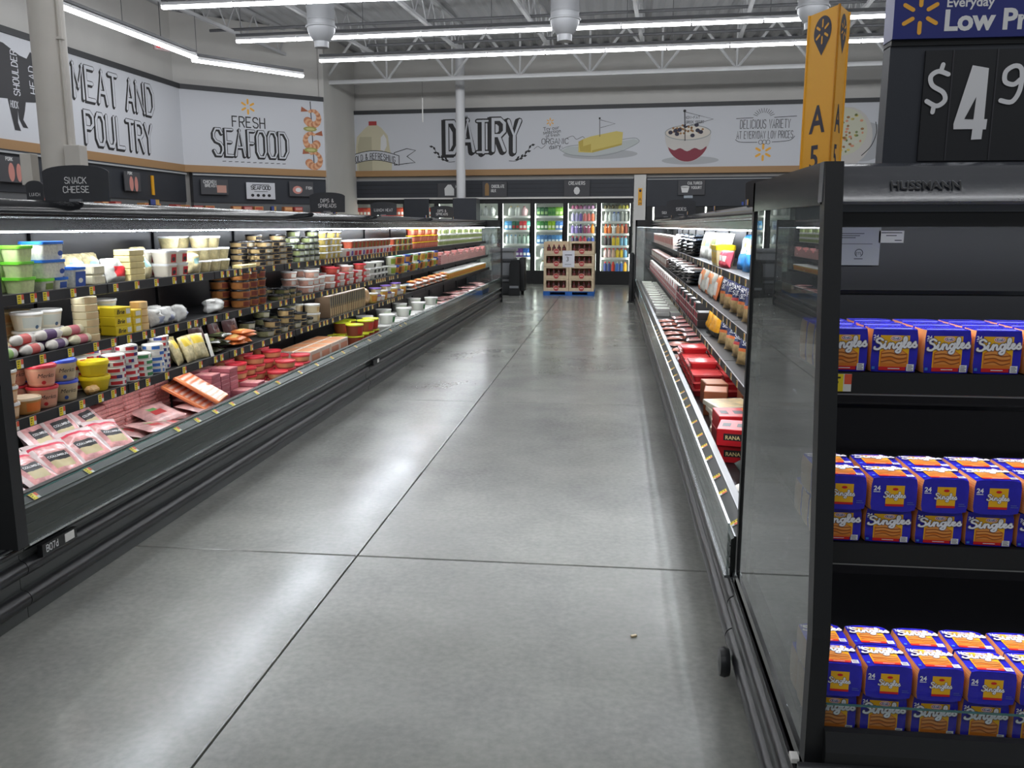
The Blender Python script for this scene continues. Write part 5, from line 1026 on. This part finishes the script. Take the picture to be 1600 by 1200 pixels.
for i in range(7): lay('L', 3, fl_d, [(.09+.04*(i % 2), 5.22+.06*(i % 4), .028*(i//2), 20*(i % 3), 0, 0)], 'dark olive pouch in the loose pile, third shelf', gC)
for i in range(7): lay('L', 3, fl_o, [(.08+.03*(i % 2), 5.55+.07*(i % 4), .03*(i//3), 25*(i % 3)-20, 0, 0)], 'orange and yellow pouch in the loose pile, third shelf', gC)
lay('L', 3, bag('jerky_bag', 'bag', .2, .18, .06, C(78, 34, 32, .25), ((-.2, .2, .3, .6, C(120, 70, 50)),), 33, .4), [(.24, 5.35, 0, 0, -10, 0), (.24, 5.6, 0, 8, -10, 0), (.24, 5.85, 0, -6, -10, 0)], 'dark red pouch standing at the back of the third shelf', gC)
fill('L', 3, 6.0, 7.0, [tub('dip_tub', 'tub', .064, .058, .055, clearish('dip_green', (150, 148, 110), .3), BK, C(186, 180, 160), 50), tub('dip_tub', 'tub', .064, .058, .055, HUM, BK, LBLK, 50)], [1, 2, 1, 3], 2, 'clear dip tub with black lid, third shelf before the cream tubs', gC)
fill('L', 3, 7.02, 7.3, tub('dip_tub', 'tub', .066, .058, .075, C(222, 206, 170), WH, C(206, 176, 120), 40), 2, 2, 'cream tub with white lid beside the cracker boxes, third shelf', gC)
cr = boxy('cracker_box', 'box', .05, .14, .19, C(110, 90, 70), ((-.5, .5, .55, .95, C(60, 54, 50)), (-.2, .3, .1, .45, C(196, 160, 110)), (-.5, -.3, 0, 1, C(206, 190, 140)))); fill('L', 3, 7.36, 8.5, cr, 1, 1, 'brown cracker box standing in the leaning row, third shelf', gC)
lay('L', 3, bag('bread_bag', 'bag', .26, .18, .12, mat('bread', (196, 158, 110), .3, noise_amt=.3, noise_scale=18), (), 40, .4), [(.08, 8.65, 0, 0, -12, 0)], 'bag of tan flatbread beside the cracker boxes', gC)
fill('L', 3, 8.85, 10.4, [ct[3], tub('salad_tub', 'tub', .066, .052, .075, C(190, 170, 120), C(120, 90, 170), W, 60), pk], [1, 2, 1], 1, 'mixed tub with purple or white lid, farther third shelf', gC)
fill('L', 3, 10.5, 13.0, [bag('meat_pouch', 'pouch', .2, .15, .04, C(196, 190, 180, .25), ((-.3, .3, .3, .7, C(90, 130, 170)),), 41, .4, flat=True), fl_o], [2, 3], 1, 'grey or orange meat pouch, far third shelf', gC); fill('L', 3, 13.0, 17.0, ct[3], 1, 2, 'yellow orange tub stacked at the far end of the third shelf', gC)
# ---------- left, bottom well
gD = 'packages in the bottom well of the left cases'
SAL = mat('salami_film', (230, 212, 210), .12, noise_amt=.14, noise_scale=16, bump=.5, bump_scale=26); SALP = mat('salami_pink', (216, 158, 156), .12, noise_amt=.35, noise_scale=22, bump=.5, bump_scale=26); ZIP = C(214, 70, 90)
def salami(seed):
    p = bag('salami_bag', 'meat', .20, .26, .035, SAL, ((-.5, .5, .84, .9, ZIP), (-.4, .4, .1, .8, SALP), (-.26, .26, .24, .44, C(196, 180, 136)), (-.26, .26, .44, .62, LBLK)), seed, .5, flat=True, n=16)
    q = MB().frame((0, 0, max(v.co.z for v in p.body.vertices if abs(v.co.x) < .07)+.0008), (1, 0, 0), (0, 1, 0)); q.text(T('COLUMBUS', offset=.02), 0, .001, .0185, CHALKW, .0); p.parts = [('printed_name', q.mesh('printed_name'))]; return p
sm = [salami(50+i) for i in range(3)]
W_ = []
for r_, (a, z, tl) in enumerate(((.10, .0, 14), (.30, .02, 20), (.12, .05, 30), (.30, .10, 44), (.44, .08, 60))):
    for i in range(5): W_.append((a + pr_rng.uniform(-.02, .02), 3.06+.205*i+.05*(r_ % 2)+pr_rng.uniform(-.02, .02), z, -18+pr_rng.uniform(-22, 22), tl, pr_rng.uniform(-7, 7)))
for i, it in enumerate(W_): lay('L', 0, sm[i % 3], [it], 'clear zip bag of sliced salami with black label in the near pile', gD)
mtray = boxy('ham_tray', 'meat', .16, .20, .022, PNK, topm=MEATD, r=.006); fill('L', 0, 4.05, 4.95, mtray, [9, 11, 10, 12, 11], 1, 'thin pink ham tray in the tall back stacks of the well', gD, a0=.36, rot=.07, jit=.012)
hp = bag('ham_pouch', 'meat', .24, .22, .03, mat('ham_film', (224, 178, 174), .12, noise_amt=.35, noise_scale=14, bump=.5, bump_scale=22), ((-.2, .2, .35, .6, C(196, 70, 70)), (-.2, .1, .6, .75, C(120, 180, 110))), 60, .4, flat=True)
for i in range(12): lay('L', 0, hp, [(.12+.14*(i % 2), 4.12+.085*i*.95, .028*(i % 3), pr_rng.uniform(-25, 25), pr_rng.uniform(0, 14), pr_rng.uniform(-6, 6))], 'clear pink ham pouch in the flat pile of the well', gD)
op = boxy('bacon_pack', 'meat', .24, .30, .022, C(232, 140, 90, .25), topm=mat('bacon_print', (236, 206, 190), .2, stripes=((222, 116, 70), 'Y', 9.)), r=.006)
lay('L', 0, op, [(.16, 4.86, .10, 12, 32, 0)], 'large orange and white flat pack leaning out of the well, front one', gD); lay('L', 0, op, [(.20, 4.80, .062, 10, 30, 0)], 'large orange flat pack under the leaning front pack', gD)
pbx = boxy('snack_pack', 'meat', .12, .13, .028, mat('pink_check', (206, 130, 136), .4, stripes=((160, 84, 96), 'X', 30.)), topm=PNK); fill('L', 0, 5.02, 5.42, pbx, [8, 7, 8], 2, 'pink checked snack pack in the square stacks, bottom well', gD, a0=.16); fill('L', 0, 5.28, 5.8, pbx, [3, 4, 3, 2], 1, 'pink snack pack in the low front stack of the well', gD, a0=.03)
rl = tub('meat_tub', 'tub', .072, .062, .055, C(196, 120, 90), RED, C(214, 170, 120), 180, n=22); fill('L', 0, 5.5, 6.45, rl, [4, 3, 4, 3, 4, 3], 2, 'red lidded round meat tub in the rows, bottom well', gD, a0=.18); fill('L', 0, 5.84, 6.56, rl, [2, 3, 2, 3], 1, 'red lidded round meat tub in the front row of the well', gD, a0=.02)
ob = boxy('snack_tray', 'box', .24, .14, .15, C(226, 206, 190), ((-.4, .4, .2, .8, C(206, 140, 110)),), topm=mat('orange_tops', (232, 120, 44), .4, stripes=((240, 196, 150), 'X', 14.))); fill('L', 0, 6.6, 7.8, ob, 1, 2, 'orange topped snack carton in the well', gD, a0=.09)
yl = tub('meat_tub', 'tub', .085, .072, .11, C(150, 80, 56), mat('lid_neon', (206, 214, 40), .35), C(190, 60, 50), 50); fill('L', 0, 7.9, 8.75, yl, [2, 1, 2], 2, 'brown tub with neon yellow lid in the well', gD, a0=.06)
fill('L', 0, 8.85, 11.6, [tub('salad_tub', 'tub', .09, .075, .10, C(222, 224, 214), WH, C(206, 216, 190), 60), tub('salad_tub', 'tub', .09, .075, .10, C(222, 224, 214), WH, LGRN, 30)], [1, 2, 1, 1], 2, 'large white salad tub in the farther well', gD, a0=.04)
for i in range(26): lay('L', 0, hp, [(.13+.22*(i % 2), 11.8+.205*i, .02*(i % 3), pr_rng.uniform(-30, 30), 4, 0)], 'pink meat pouch lying in the far end of the well', gD)
# ---------- right run
gE = 'packages on the shelves of the right cases'
BB = mat('pasta_blue', (70, 150, 220), .2, noise_amt=.4, noise_scale=9); bb = [bag('pasta_bag', 'bag', .26, .24, .11, BB, ((-.3, .35, .45, .85, W), (-.15, .25, .55, .8, C(236, 206, 110))), 70+i, .5) for i in range(2)]
for i, (a, y) in enumerate(((.10, 4.95), (.12, 5.28), (.10, 5.62), (.11, 5.98))): lay('R', 1, bb[i % 2], [(a+.05, y, 0, 34-4*i, -14, 0)], 'blue and white bag of pasta on the near top shelf, right case', gE)
lay('R', 1, bag('snack_bag', 'bag', .15, .12, .06, C(226, 90, 104, .3), ((-.2, .2, .3, .7, W),), 75, .5), [(.05, 6.25, 0, 20, -12, 0), (.05, 6.42, 0, 10, -12, 0)], 'pink and white pouch beside the blue pasta bags', gE)
fill('R', 1, 6.55, 6.95, rtub('grated_tub', 'tub', .17, .14, .15, C(226, 210, 160), C(240, 210, 30), C(236, 200, 70), lidh=.035, lab=(-.4, .4, .15, .85), sub=KR), 1, 1, 'tub with wide yellow lid on the right top shelf', gE)
wb = [bag('salad_bag', 'bag', .22, .24, .08, mat('salad_film', (206, 206, 196), .2, noise_amt=.3, noise_scale=14), ((-.3, .3, .4, .75, C(*c_)),), 76+i, .5) for i, c_ in enumerate(((226, 160, 110), (130, 170, 190), (150, 160, 110)))]
for i in range(6): lay('R', 1, wb[i % 3], [(.13, 7.1+.25*i, 0, 22+8*(i % 3-1), -14, 0)], 'white film bag in the row past the yellow lidded tub, right top shelf', gE)
dk = bag('meal_pouch', 'pouch', .22, .2, .028, C(40, 44, 50, .15), ((-.3, .3, .3, .7, C(150, 160, 166, .2)), (-.5, .5, .86, 1, C(190, 196, 200, .15))), 140, .5, flat=True); dk2 = bag('meal_pouch', 'pouch', .22, .2, .028, C(196, 190, 186, .15), ((-.3, .3, .3, .7, C(176, 90, 80, .2)), (-.5, .5, .86, 1, C(60, 60, 66, .15))), 141, .5, flat=True); fill('R', 1, 8.55, 11.2, [dk, dk, dk2], [5, 6, 4], 1, 'black or silver flat pouch in the high stacks, right top shelf', gE, rot=.2, jit=.02)
fill('R', 1, 11.3, 16.8, boxy('meal_box', 'box', .16, .12, .16, C(214, 196, 186), ((-.4, .4, .3, .8, C(196, 110, 100)),)), 1, 1, 'pale meal box at the far end of the right top shelf', gE)
NAVY = mat('bag_navy', (46, 52, 92), .22, noise_amt=.2, noise_scale=9); TORT = mat('tortellini', (214, 182, 128), .25, noise_amt=.3, noise_scale=22)
fb_ = [bag('pasta_bag', 'bag', .23, .225, .085, TORT, ((-.5, .5, .42, .95, NAVY), (-.5, .5, .36, .43, C(*c_))), 80+i, .4, txt=(('FAMILY', 0, .66, .042), ('SIZE', 0, .5, .042))) for i, c_ in enumerate(((226, 120, 60), (196, 60, 60), (226, 120, 60)))]
for i in range(7): lay('R', 2, fb_[i % 3], [(.115, 4.5+.30*i, 0, 24+4*(i % 3-1), -10, 0)], 'navy FAMILY SIZE bag of filled pasta on the right second shelf', gE)
for i in range(6): lay('R', 3, fb_[(i+1) % 3], [(.125, 4.45+.31*i, 0, 26+5*(i % 3-1), -12, 0)], 'navy FAMILY SIZE bag of filled pasta on the right third shelf', gE)
for i in range(5): lay('R', 2, [bag('meat_pouch', 'pouch', .2, .2, .05, C(232, 130, 70, .3), ((-.3, .3, .2, .7, W),), 90, .4), wb[0]][i % 2], [(.08, 6.75+.3*i, 0, 0, -14, 0)], 'orange or white pouch past the pasta bags, right second shelf', gE)
fill('R', 2, 8.4, 12, [dk, dk2, dk], [4, 5, 4], 1, 'black or silver flat pouch in the stacks, right second shelf', gE, rot=.2, jit=.02); fill('R', 2, 12, 16.8, boxy('meal_box', 'box', .16, .12, .13, C(150, 120, 110), ((-.4, .4, .3, .8, W),)), 1, 1, 'brown meal box at the far end of the right second shelf', gE)
lay('R', 3, bag('cheddar_bag', 'bag', .24, .22, .09, mat('cheddar', (244, 170, 30), .25, noise_amt=.2, noise_scale=30), ((-.5, .5, .0, .2, C(60, 54, 50)),), 95, .5), [(.08, 6.45, 0, 5, -16, 0), (.08, 6.75, 0, -5, -16, 0)], 'bright orange bag of cheddar on the right third shelf', gE)
fill('R', 3, 7.0, 9.5, boxy('meal_tray', 'tray', .2, .16, .06, LBLK, ((-.4, .2, .1, .9, C(176, 40, 56)), (-.5, .5, .85, 1, W)), topm=C(190, 190, 190)), [2, 3], 1, 'black meal tray with red sleeve, right third shelf', gE); fill('R', 3, 9.6, 16.8, boxy('meal_tray', 'tray', .2, .16, .06, C(214, 208, 204), ((-.4, .3, .1, .8, C(186, 80, 80)),), topm=W), [3, 2], 1, 'white meal tray at the far end of the right third shelf', gE)
gF = 'packages in the bottom well of the right cases'
YB = bag('meal_pouch', 'pouch', .2, .16, .05, FOILW, ((-.3, .3, .35, .75, C(240, 224, 50)),), 100, .5, flat=True)
for i in range(5): lay('R', 0, YB, [(.12+.12*(i % 2), 3.05+.15*i, .03*(i % 2), 10*i, 6, 0)], 'clear pouch with bright yellow label at the near end of the right well', gF)
bw = bag('bread_bag', 'bag', .26, .20, .10, mat('bread_wrap', (206, 170, 120), .22, noise_amt=.35, noise_scale=13), ((-.3, .3, .6, .95, W), (-.5, .5, .0, .3, C(70, 90, 84)), (-.1, .1, .35, .55, LBLK)), 101, .4, flat=True); lay('R', 0, bw, [(.18, 3.86, .0, 5, 0, 0), (.2, 3.9, .09, -5, 4, 0)], 'bag of rolls lying beside the red lasagna boxes', gF)
rr = boxy('lasagna_box', 'box', .24, .22, .085, C(200, 34, 42, .35), ((-.36, .0, .35, .75, LBLK), (.12, .5, .55, .7, W), (.1, .5, .15, .35, C(232, 150, 60))))
q = MB().frame((0, -.11, 0), (1, 0, 0), (0, 0, 1)); q.text(T('RANA', offset=.02), -.043, .036, .026, C(232, 214, 150), .003); q.text(T('MEAT', offset=.01), .075, .055, .014, W, .003); q.text(T('LASAGNA', offset=.01), .075, .043, .014, W, .003); rr.parts.append(('printed_name', q.mesh('printed_name')))
q = MB().frame((0, 0, .085), (1, 0, 0), (0, 1, 0)); q.rect(-.10, -.06, -.05, .03, LBLK, .001); q.rect(-.03, .02, -.05, .03, LBLK, .001); q.oval(.07, 0, .04, .05, C(222, 170, 130), .001); q.rect(.03, .05, .05, .09, C(240, 190, 60), .001); rr.parts.append(('top_print', q.mesh('top_print')))
for k_, t_ in ((0, 'lower'), (1, 'upper')):
    put(rr, (SX('R', .25), 4.28-.02*k_, .361+.0857*k_), R(-8-4*k_), 'red lasagna box lettered RANA in the right well, %s of the stack' % t_, gF); put(rr, (SX('R', .27), 4.58, .361+.0857*k_), R(3), 'red lasagna box at the back of the RANA stack', gF)
PZ = boxy('pizza_pack', 'box', .26, .24, .03, C(226, 218, 196), topm=mat('pizza', (222, 196, 150), .4, noise_amt=.3, noise_scale=14))
for k_ in range(4): lay('R', 0, PZ, [(.19, 4.92+.05*k_, .0305*k_, 8*k_-10, 0, 0)], 'white flatbread pack in the pile behind the red lasagna boxes', gF)
for i, (a, y, h_) in enumerate(((.12, 5.35, -8), (.34, 5.40, 0), (.14, 5.62, 5))): put(boxy('meal_box', 'box', .14, .2, .15, C(150, 84, 52), ((-.3, .3, .3, .6, C(206, 150, 110)),), topm=C(196, 130, 96)), (SX('R', .12+a), y, .361), R(h_), 'brown meal carton standing in the right well', gF)
rt_ = rtub('meal_tray', 'tray', .23, .19, .05, C(196, 46, 54, .25), C(222, 84, 84, .2), C(236, 220, 206), lab=(-.3, .1, .2, .8)); fill('R', 0, 5.85, 7.4, rt_, [3, 4, 3], 2, 'red meal tray in the stacks of the right well', gF, a0=.04)
for i in range(16): lay('R', 0, hp if i % 2 else bag('pepperoni_bag', 'meat', .22, .2, .03, mat('pepperoni', (186, 112, 92), .2, noise_amt=.4, noise_scale=20), (), 110+i, .5, flat=True), [(.14+.2*(i % 2), 7.6+.21*i, .02*(i % 2), pr_rng.uniform(-20, 20), 4, 0)], 'clear pepperoni pouch lying in the middle of the right well', gF)
fill('R', 0, 11.2, 17.0, boxy('meal_tray', 'tray', .22, .18, .05, C(206, 204, 200), topm=C(170, 176, 160)), [2, 1], 2, 'pale tray at the far end of the right well', gF, a0=.04)
# ---------- endcap: sliced cheese packs
KB = mat('pack_blue', (46, 42, 178), .16, noise_amt=.12, noise_scale=30, bump=.25, bump_scale=34); KS = mat('pack_slices', (230, 172, 120), .3, stripes=((216, 150, 96), 'Y', 60.)); KY = C(238, 180, 30, .35); KO = C(214, 120, 40, .35); KO2 = C(150, 78, 30, .35); KRED = C(206, 32, 40, .35); KWH = C(236, 236, 240, .35); KSH = C(96, 80, 90, .4)
PWd, PHt, PDp = .0995, .092, .076
def single_pack(seed):
    b = bmesh.new(); bmesh.ops.create_cube(b, size=1); bmesh.ops.subdivide_edges(b, edges=b.edges[:], cuts=4, use_grid_fill=True)
    for v in b.verts:
        x, y, z = v.co; x2, y2, z2 = 2*x, 2*y, 2*z
        bul = 1 + .05*(1-x2*x2)*(1-z2*z2) ; f = 1-.10*(abs(x2)**8)*(abs(z2)**8 + abs(y2)**8)*.5
        nz = noise.noise(Vector((x*6, y*6, z*6+seed)))*.006
        v.co = Vector((x*PWd*f*(1+nz*3), y*PDp*(.96+.04*bul)*f, (z+.5)*PHt if abs(z2) < .99 else (z+.5)*PHt))
        v.co.z = .0 if v.co.z < 1e-5 else v.co.z
    b.normal_update(); m = MB(); b.verts.index_update()
    m.v = [tuple(v.co) for v in b.verts]
    for f in b.faces:
        m.f.append(tuple(v.index for v in f.verts)); m.mi.append(m._m(KS if abs(f.normal.x) > .7 else KB))
    b.free(); body = m.mesh('cheese_pack', 50); parts = []
    q = MB().frame((0, -PDp*.503-.0006, 0), (1, 0, 0), (0, 0, 1))
    q.rect(-.031, .029, .012, .080, KY, .0004); q.poly([(-.029,.012),(.027,.012),(.027,.040),(.01,.052),(-.02,.050),(-.029,.044)], KO, .0008); q.poly([(-.026,.034),(.024,.031),(.024,.040),(.009,.050),(-.018,.048),(-.026,.043)], C(226, 150, 76, .35), .0010); q.poly([(-.027,.020),(.025,.018),(.025,.026),(-.027,.028)], C(222, 140, 66, .35), .0010); 
    for k_ in range(3): q.ribbon(catmull([(-.027, .022+.009*k_), (-.008, .026+.008*k_), (.008, .020+.009*k_), (.025, .024+.008*k_)]), .0026, KO2, .0011, caps=False)
    q.rect(-.031, .024, .004, .012, KRED, .0008); q.rect(-.012, .012, .0072, .0088, KWH, .0011); q.oval(.001, .0735, .0115, .0058, KWH, .0010, 16); q.oval(.001, .0735, .0102, .0047, KRED, .0012, 16); q.oval(.001, .0735, .0085, .0036, KWH, .0013, 16); q.text(T('Kraft', offset=.03), .001, .0714, .0062, C(40, 50, 130), .0015)
    for st in SCRIPT: q.ribbon([(-.0425+.0170*x, .0480+.0135*y+.0014*x) for x, y in st], .0068, KSH, .0014)
    for st in SCRIPT: q.ribbon([(-.0425+.0170*x, .0480+.0135*y+.0014*x) for x, y in st], .0044, KWH, .0020)
    q.text(T('24', offset=.03), -.040, .073, .011, KWH, .0008); q.rect(-.045, -.034, .069, .0702, KWH, .0008); q.rect(.026, .041, .003, .018, KWH, .0008)
    for k_ in range(4): q.rect(.028, .039-.002*(k_ % 2), .005+.0032*k_, .0062+.0032*k_, LBLK, .0011)
    q.rect(-.045, -.039, .006, .012, C(60, 120, 200, .4), .0008); parts.append(('front_print', q.mesh('front_print')))
    q = MB().frame((0, 0, -.0004), (1, 0, 0), (0, -1, 0)); q.rect(-.017, .021, -.022, .020, KY, .0004); q.rect(-.017, .021, -.026, -.021, KRED, .0006); q.oval(.002, .012, .006, .003, KRED, .0008, 12)
    for st in SCRIPT: q.ribbon([(-.021+.0088*x, -.007+.0075*y) for x, y in st], .0036, KSH, .0008)
    for st in SCRIPT: q.ribbon([(-.021+.0088*x, -.007+.0075*y) for x, y in st], .0020, KWH, .0011)
    q.text(T('24', offset=.03), -.036, .009, .014, KWH, .0006); q.rect(-.043, -.029, .005, .0066, KWH, .0006); q.rect(.028, .043, -.022, -.020, C(80, 90, 180), .0006); q.rect(.028, .040, -.018, -.016, C(80, 90, 180), .0006); parts.append(('end_print', q.mesh('end_print')))
    q = MB().frame((0, 0, PHt), (1, 0, 0), (0, 1, 0)); q.rect(-.040, .038, -.024, -.016, C(150, 152, 206, .3), .0006); parts.append(('top_seam', q.mesh('top_seam')))
    return Pr('cheese_pack', 'cheese', body, parts, PWd, PDp, PHt)
kp = [single_pack(1), single_pack(5), single_pack(9)]; gK = 'sliced cheese packs on the endcap'; r2 = random.Random(5)
def pack(x, y, z, lying, lab, sq=1.):
    p = kp[r2.randrange(3)]
    if lying: put(p, (x, y+r2.uniform(-.002, .002), z+PDp/2), R(r2.uniform(-1.5, 1.5)), lab, gK, (R(-90), 0))
    else:
        o = put(p, (x, y+PDp/2, z+.002), R(r2.uniform(-2, 2)), lab, gK); o.scale = (1, 1, sq)
NC = 9
for i in range(NC):
    x = .500 + .1045*i; o_ = ordw(i, 99) + ' column from the post'
    rj = lambda t: x + r2.uniform(-t, t)
    for d_, dw in enumerate(('front', 'middle', 'back')):
        pack(rj(.001), 1.918+.079*d_+r2.uniform(-.003, .003), 1.1885, False, 'blue Singles pack, upper endcap shelf, %s row, %s' % (dw, o_))
        pack(x, 1.868+.079*d_, .8215, False, 'blue Singles pack standing, middle endcap shelf, %s row, %s' % (dw, o_), .8)
        pack(x, 1.800+.079*d_, .4055, False, 'blue Singles pack standing, behind glass lip, %s row, %s' % (dw, o_))
    for d_, dw in enumerate(('front', 'back')):
        pack(rj(.001), 1.852+.096*d_, .8215+PHt*.8+.004, True, 'blue Singles pack lying, middle endcap shelf, %s row, %s' % (dw, o_))
        pack(rj(.001), 1.784+.096*d_, .4055+PHt+.004, True, 'blue Singles pack lying, bottom endcap deck, %s row, %s' % (dw, o_))
# ---------- dairy coolers
CP = {}
def carton_p(c1, c2):
    k = ('c', c1, c2)
    if k not in CP:
        b = MB().box(-.045, .045, -.045, .045, 0, .19, C(*c1)); b.ext([(-.045, .19), (.045, .19), (0, .235)], -.045, .045, C(*c1), 'x'); b.frame((0, -.045, 0), (1, 0, 0), (0, 0, 1)); b.rect(-.035, .035, .05, .12, C(*c2), .001)
        CP[k] = Pr('milk_carton', 'carton', b.mesh('milk_carton'), [], .098, .098, .24)
    return CP[k]
def bottle_p(c1, c2, r=.046, h=.245):
    k = ('b', c1, c2, r)
    if k not in CP: CP[k] = Pr('creamer_bottle', 'bottle', MB().lathe([(r*.95, 0), (r, .008), (r, h*.62), (r*.92, h*.72), (r*.5, h*.84), (r*.5, h*.86), (r*.52, h), (0, h)], C(*c1), 12, mf=lambda q_, t: C(*c2) if q_ >= 5 else None).mesh('creamer_bottle', 45), [], 2*r+.01, 2*r+.01, h)
    return CP[k]
def jug_p(c1, c2):
    k = ('j', c1, c2)
    if k not in CP:
        b = MB().lathe([(.065, 0), (.075, .01), (.075, .16), (.06, .20), (.028, .235), (.024, .24), (.024, .26), (0, .26)], C(*c1), 14, mf=lambda q_, t: C(*c2) if q_ >= 5 else None)
        b.tube((.06, -.02, .20), (.085, -.02, .17), .011, C(*c1), 6).tube((.085, -.02, .17), (.08, -.02, .08), .011, C(*c1), 6)
        CP[k] = Pr('milk_jug', 'jug', b.mesh('milk_jug', 50), [], .176, .16, .26)
    return CP[k]
WHT = (228, 230, 226); g6 = 'bottles and cartons in the dairy door coolers'
plan = {0: [[bottle_p((60, 70, 130), (206, 50, 50)), bottle_p((206, 60, 50), (206, 60, 50)), bottle_p((70, 110, 190), WHT), bottle_p((232, 170, 50), (220, 120, 40))], [bottle_p((226, 190, 190), (206, 50, 56)), bottle_p((210, 170, 150), (206, 50, 56)), bottle_p((232, 196, 60), (206, 50, 56)), bottle_p((110, 160, 200), (206, 50, 56))], [bottle_p((70, 60, 66), (206, 50, 56)), bottle_p((232, 200, 60), (206, 50, 56)), bottle_p((130, 180, 210), (206, 50, 56))], [bottle_p((226, 120, 60), (220, 90, 50)), bottle_p(WHT, WHT), bottle_p((226, 150, 100), (206, 60, 50)), bottle_p((150, 70, 60), (206, 60, 50))], [bottle_p(WHT, WHT), bottle_p((190, 200, 220), (90, 110, 180)), bottle_p((160, 160, 156), WHT)], [bottle_p((120, 110, 80), (60, 60, 60), .04, .12), bottle_p((196, 186, 90), (90, 60, 50), .04, .12)]],
 1: [[bottle_p((200, 60, 60), (200, 60, 60)), bottle_p((180, 180, 200), WHT)], [bottle_p((90, 80, 150), (190, 40, 60)), bottle_p((190, 60, 60), WHT)], [bottle_p((60, 50, 90), (206, 50, 60)), bottle_p((200, 70, 90), (206, 50, 60)), bottle_p((70, 90, 160), (220, 220, 220))], [bottle_p((150, 130, 196), WHT), bottle_p((80, 60, 120), (80, 60, 120)), bottle_p((170, 90, 120), WHT), bottle_p((236, 140, 50), (236, 140, 50))], [bottle_p((186, 176, 220), (230, 230, 236)), bottle_p((120, 100, 170), WHT), bottle_p((220, 120, 120), WHT), bottle_p((230, 110, 80), WHT)], [bottle_p((196, 110, 150), (60, 40, 50), .045, .12), bottle_p((200, 150, 190), (60, 40, 50), .045, .12)]],
 2: [[jug_p(WHT, (206, 170, 60))], [jug_p(WHT, (90, 110, 180)), jug_p((200, 206, 220), WHT)], [carton_p((70, 110, 160), (190, 210, 226)), carton_p((80, 130, 180), (220, 226, 230))], [carton_p((60, 120, 60), (220, 226, 210)), carton_p((150, 190, 50), (230, 236, 200)), carton_p((80, 120, 180), WHT)], [carton_p((60, 100, 70), (150, 180, 120)), carton_p((90, 150, 70), (60, 120, 60)), carton_p((130, 180, 70), (200, 220, 160))]],
 3: [[jug_p(WHT, (40, 60, 120)), jug_p(WHT, WHT)], [carton_p((60, 110, 190), (220, 226, 236)), carton_p((110, 60, 140), (226, 220, 230)), carton_p((50, 90, 160), WHT)], [bottle_p((196, 206, 210), (110, 150, 190), .05, .24), bottle_p((160, 180, 170), (80, 110, 90), .05, .24)], [carton_p((80, 140, 190), (220, 230, 236)), carton_p((60, 110, 90), (190, 60, 60)), carton_p((206, 70, 76), (236, 226, 220)), carton_p((110, 190, 176), (226, 236, 232))], [jug_p(WHT, (230, 200, 90)), jug_p((230, 190, 196), (196, 80, 100))]],
 4: [[jug_p(WHT, WHT)], [jug_p((206, 206, 206), WHT)], [jug_p((190, 196, 206), (120, 130, 160))], [carton_p((160, 170, 186), (120, 130, 160))], [jug_p((214, 214, 214), (70, 70, 76))]]}
plan[5] = plan[4]; plan[6] = [plan[3][0], plan[3][1], [carton_p((206, 70, 60), WHT)], [carton_p((206, 70, 60), WHT), carton_p((226, 120, 70), WHT)], [carton_p((206, 60, 56), (240, 220, 200)), carton_p((196, 80, 60), WHT)]]; plan[7] = plan[6]; plan[8] = plan[6]
dnn = ['rightmost', 'second', 'third', 'fourth', 'fifth', 'sixth', 'seventh', 'eighth', 'ninth']
lvn = ['bottom', 'second', 'third', 'fourth', 'fifth', 'top']
for k, rows in plan.items():
    zs = ROWS6 if k in (0, 1) else ROWS5; c = U0 - DP*(k+.5)
    for li, kinds in enumerate(rows):
        if k >= 5 and li < 3: continue
        w_ = max(q.w for q in kinds)+.001; n = int((DP-.16)/w_)
        for i in range(n):
            p = kinds[int(i*len(kinds)/n)]
            if r2.random() < .03: continue
            P_ = BM @ Vector((c - (n-1)/2*w_ + i*w_, .17+r2.uniform(0, .02), (zs[li] if li else .3405) + .002)); put(p, P_, TH, '%s in the %s dairy cooler door, %s shelf' % ({'milk_carton': 'paper carton', 'creamer_bottle': 'small bottle', 'milk_jug': 'milk jug'}[p.name], dnn[k], lvn[li]) + ', %s from left' % ORD[i], g6)
# wall meat case packs
mk = [boxy('meat_pack', 'meat', .2, .16, .09, C(*c_), ((-.4, .4, .2, .8, C(*d_)),)) for c_, d_ in (((196, 120, 70), (226, 170, 120)), ((176, 70, 66), (214, 150, 140)), ((206, 150, 96), (190, 90, 70)))]
for M_, us, t_ in ((SM, (.15, .4, 1.0, 1.25, 1.5, 2.2, 2.45, 2.9), 'seafood'), (MM, (13.0, 13.3, 14.6, 15.0, 16.0, 16.4, 17.2, 17.6), 'meat')):
    for i, u in enumerate(us):
        for k_ in range(2): put(mk[(i+k_) % 3], M_ @ Vector((u, -.4, 1.7615+.0905*k_)), R(43.8 if M_ is SM else 90), 'orange or red meat pack on the wall case shelf below the %s sign' % t_, 'packs in the wall meat cases')

# ---------------------------------------------------------------- things that still share a label get their place along the aisle
seen = {}
for o in COL.objects:
    if o.parent is None and o.get('label') and o.get('group'): seen.setdefault((o['label'], o['group']), []).append(o)
for (lb_, gr_), os_ in seen.items():
    if 1 < len(os_) <= 40 and 'out of the photo' not in lb_ and 'hidden' not in lb_:
        for i, o in enumerate(sorted(os_, key=lambda q: q.location.length)): o['label'] = join(lb_, ('%s nearest' % ORD[i]) if i else 'nearest')
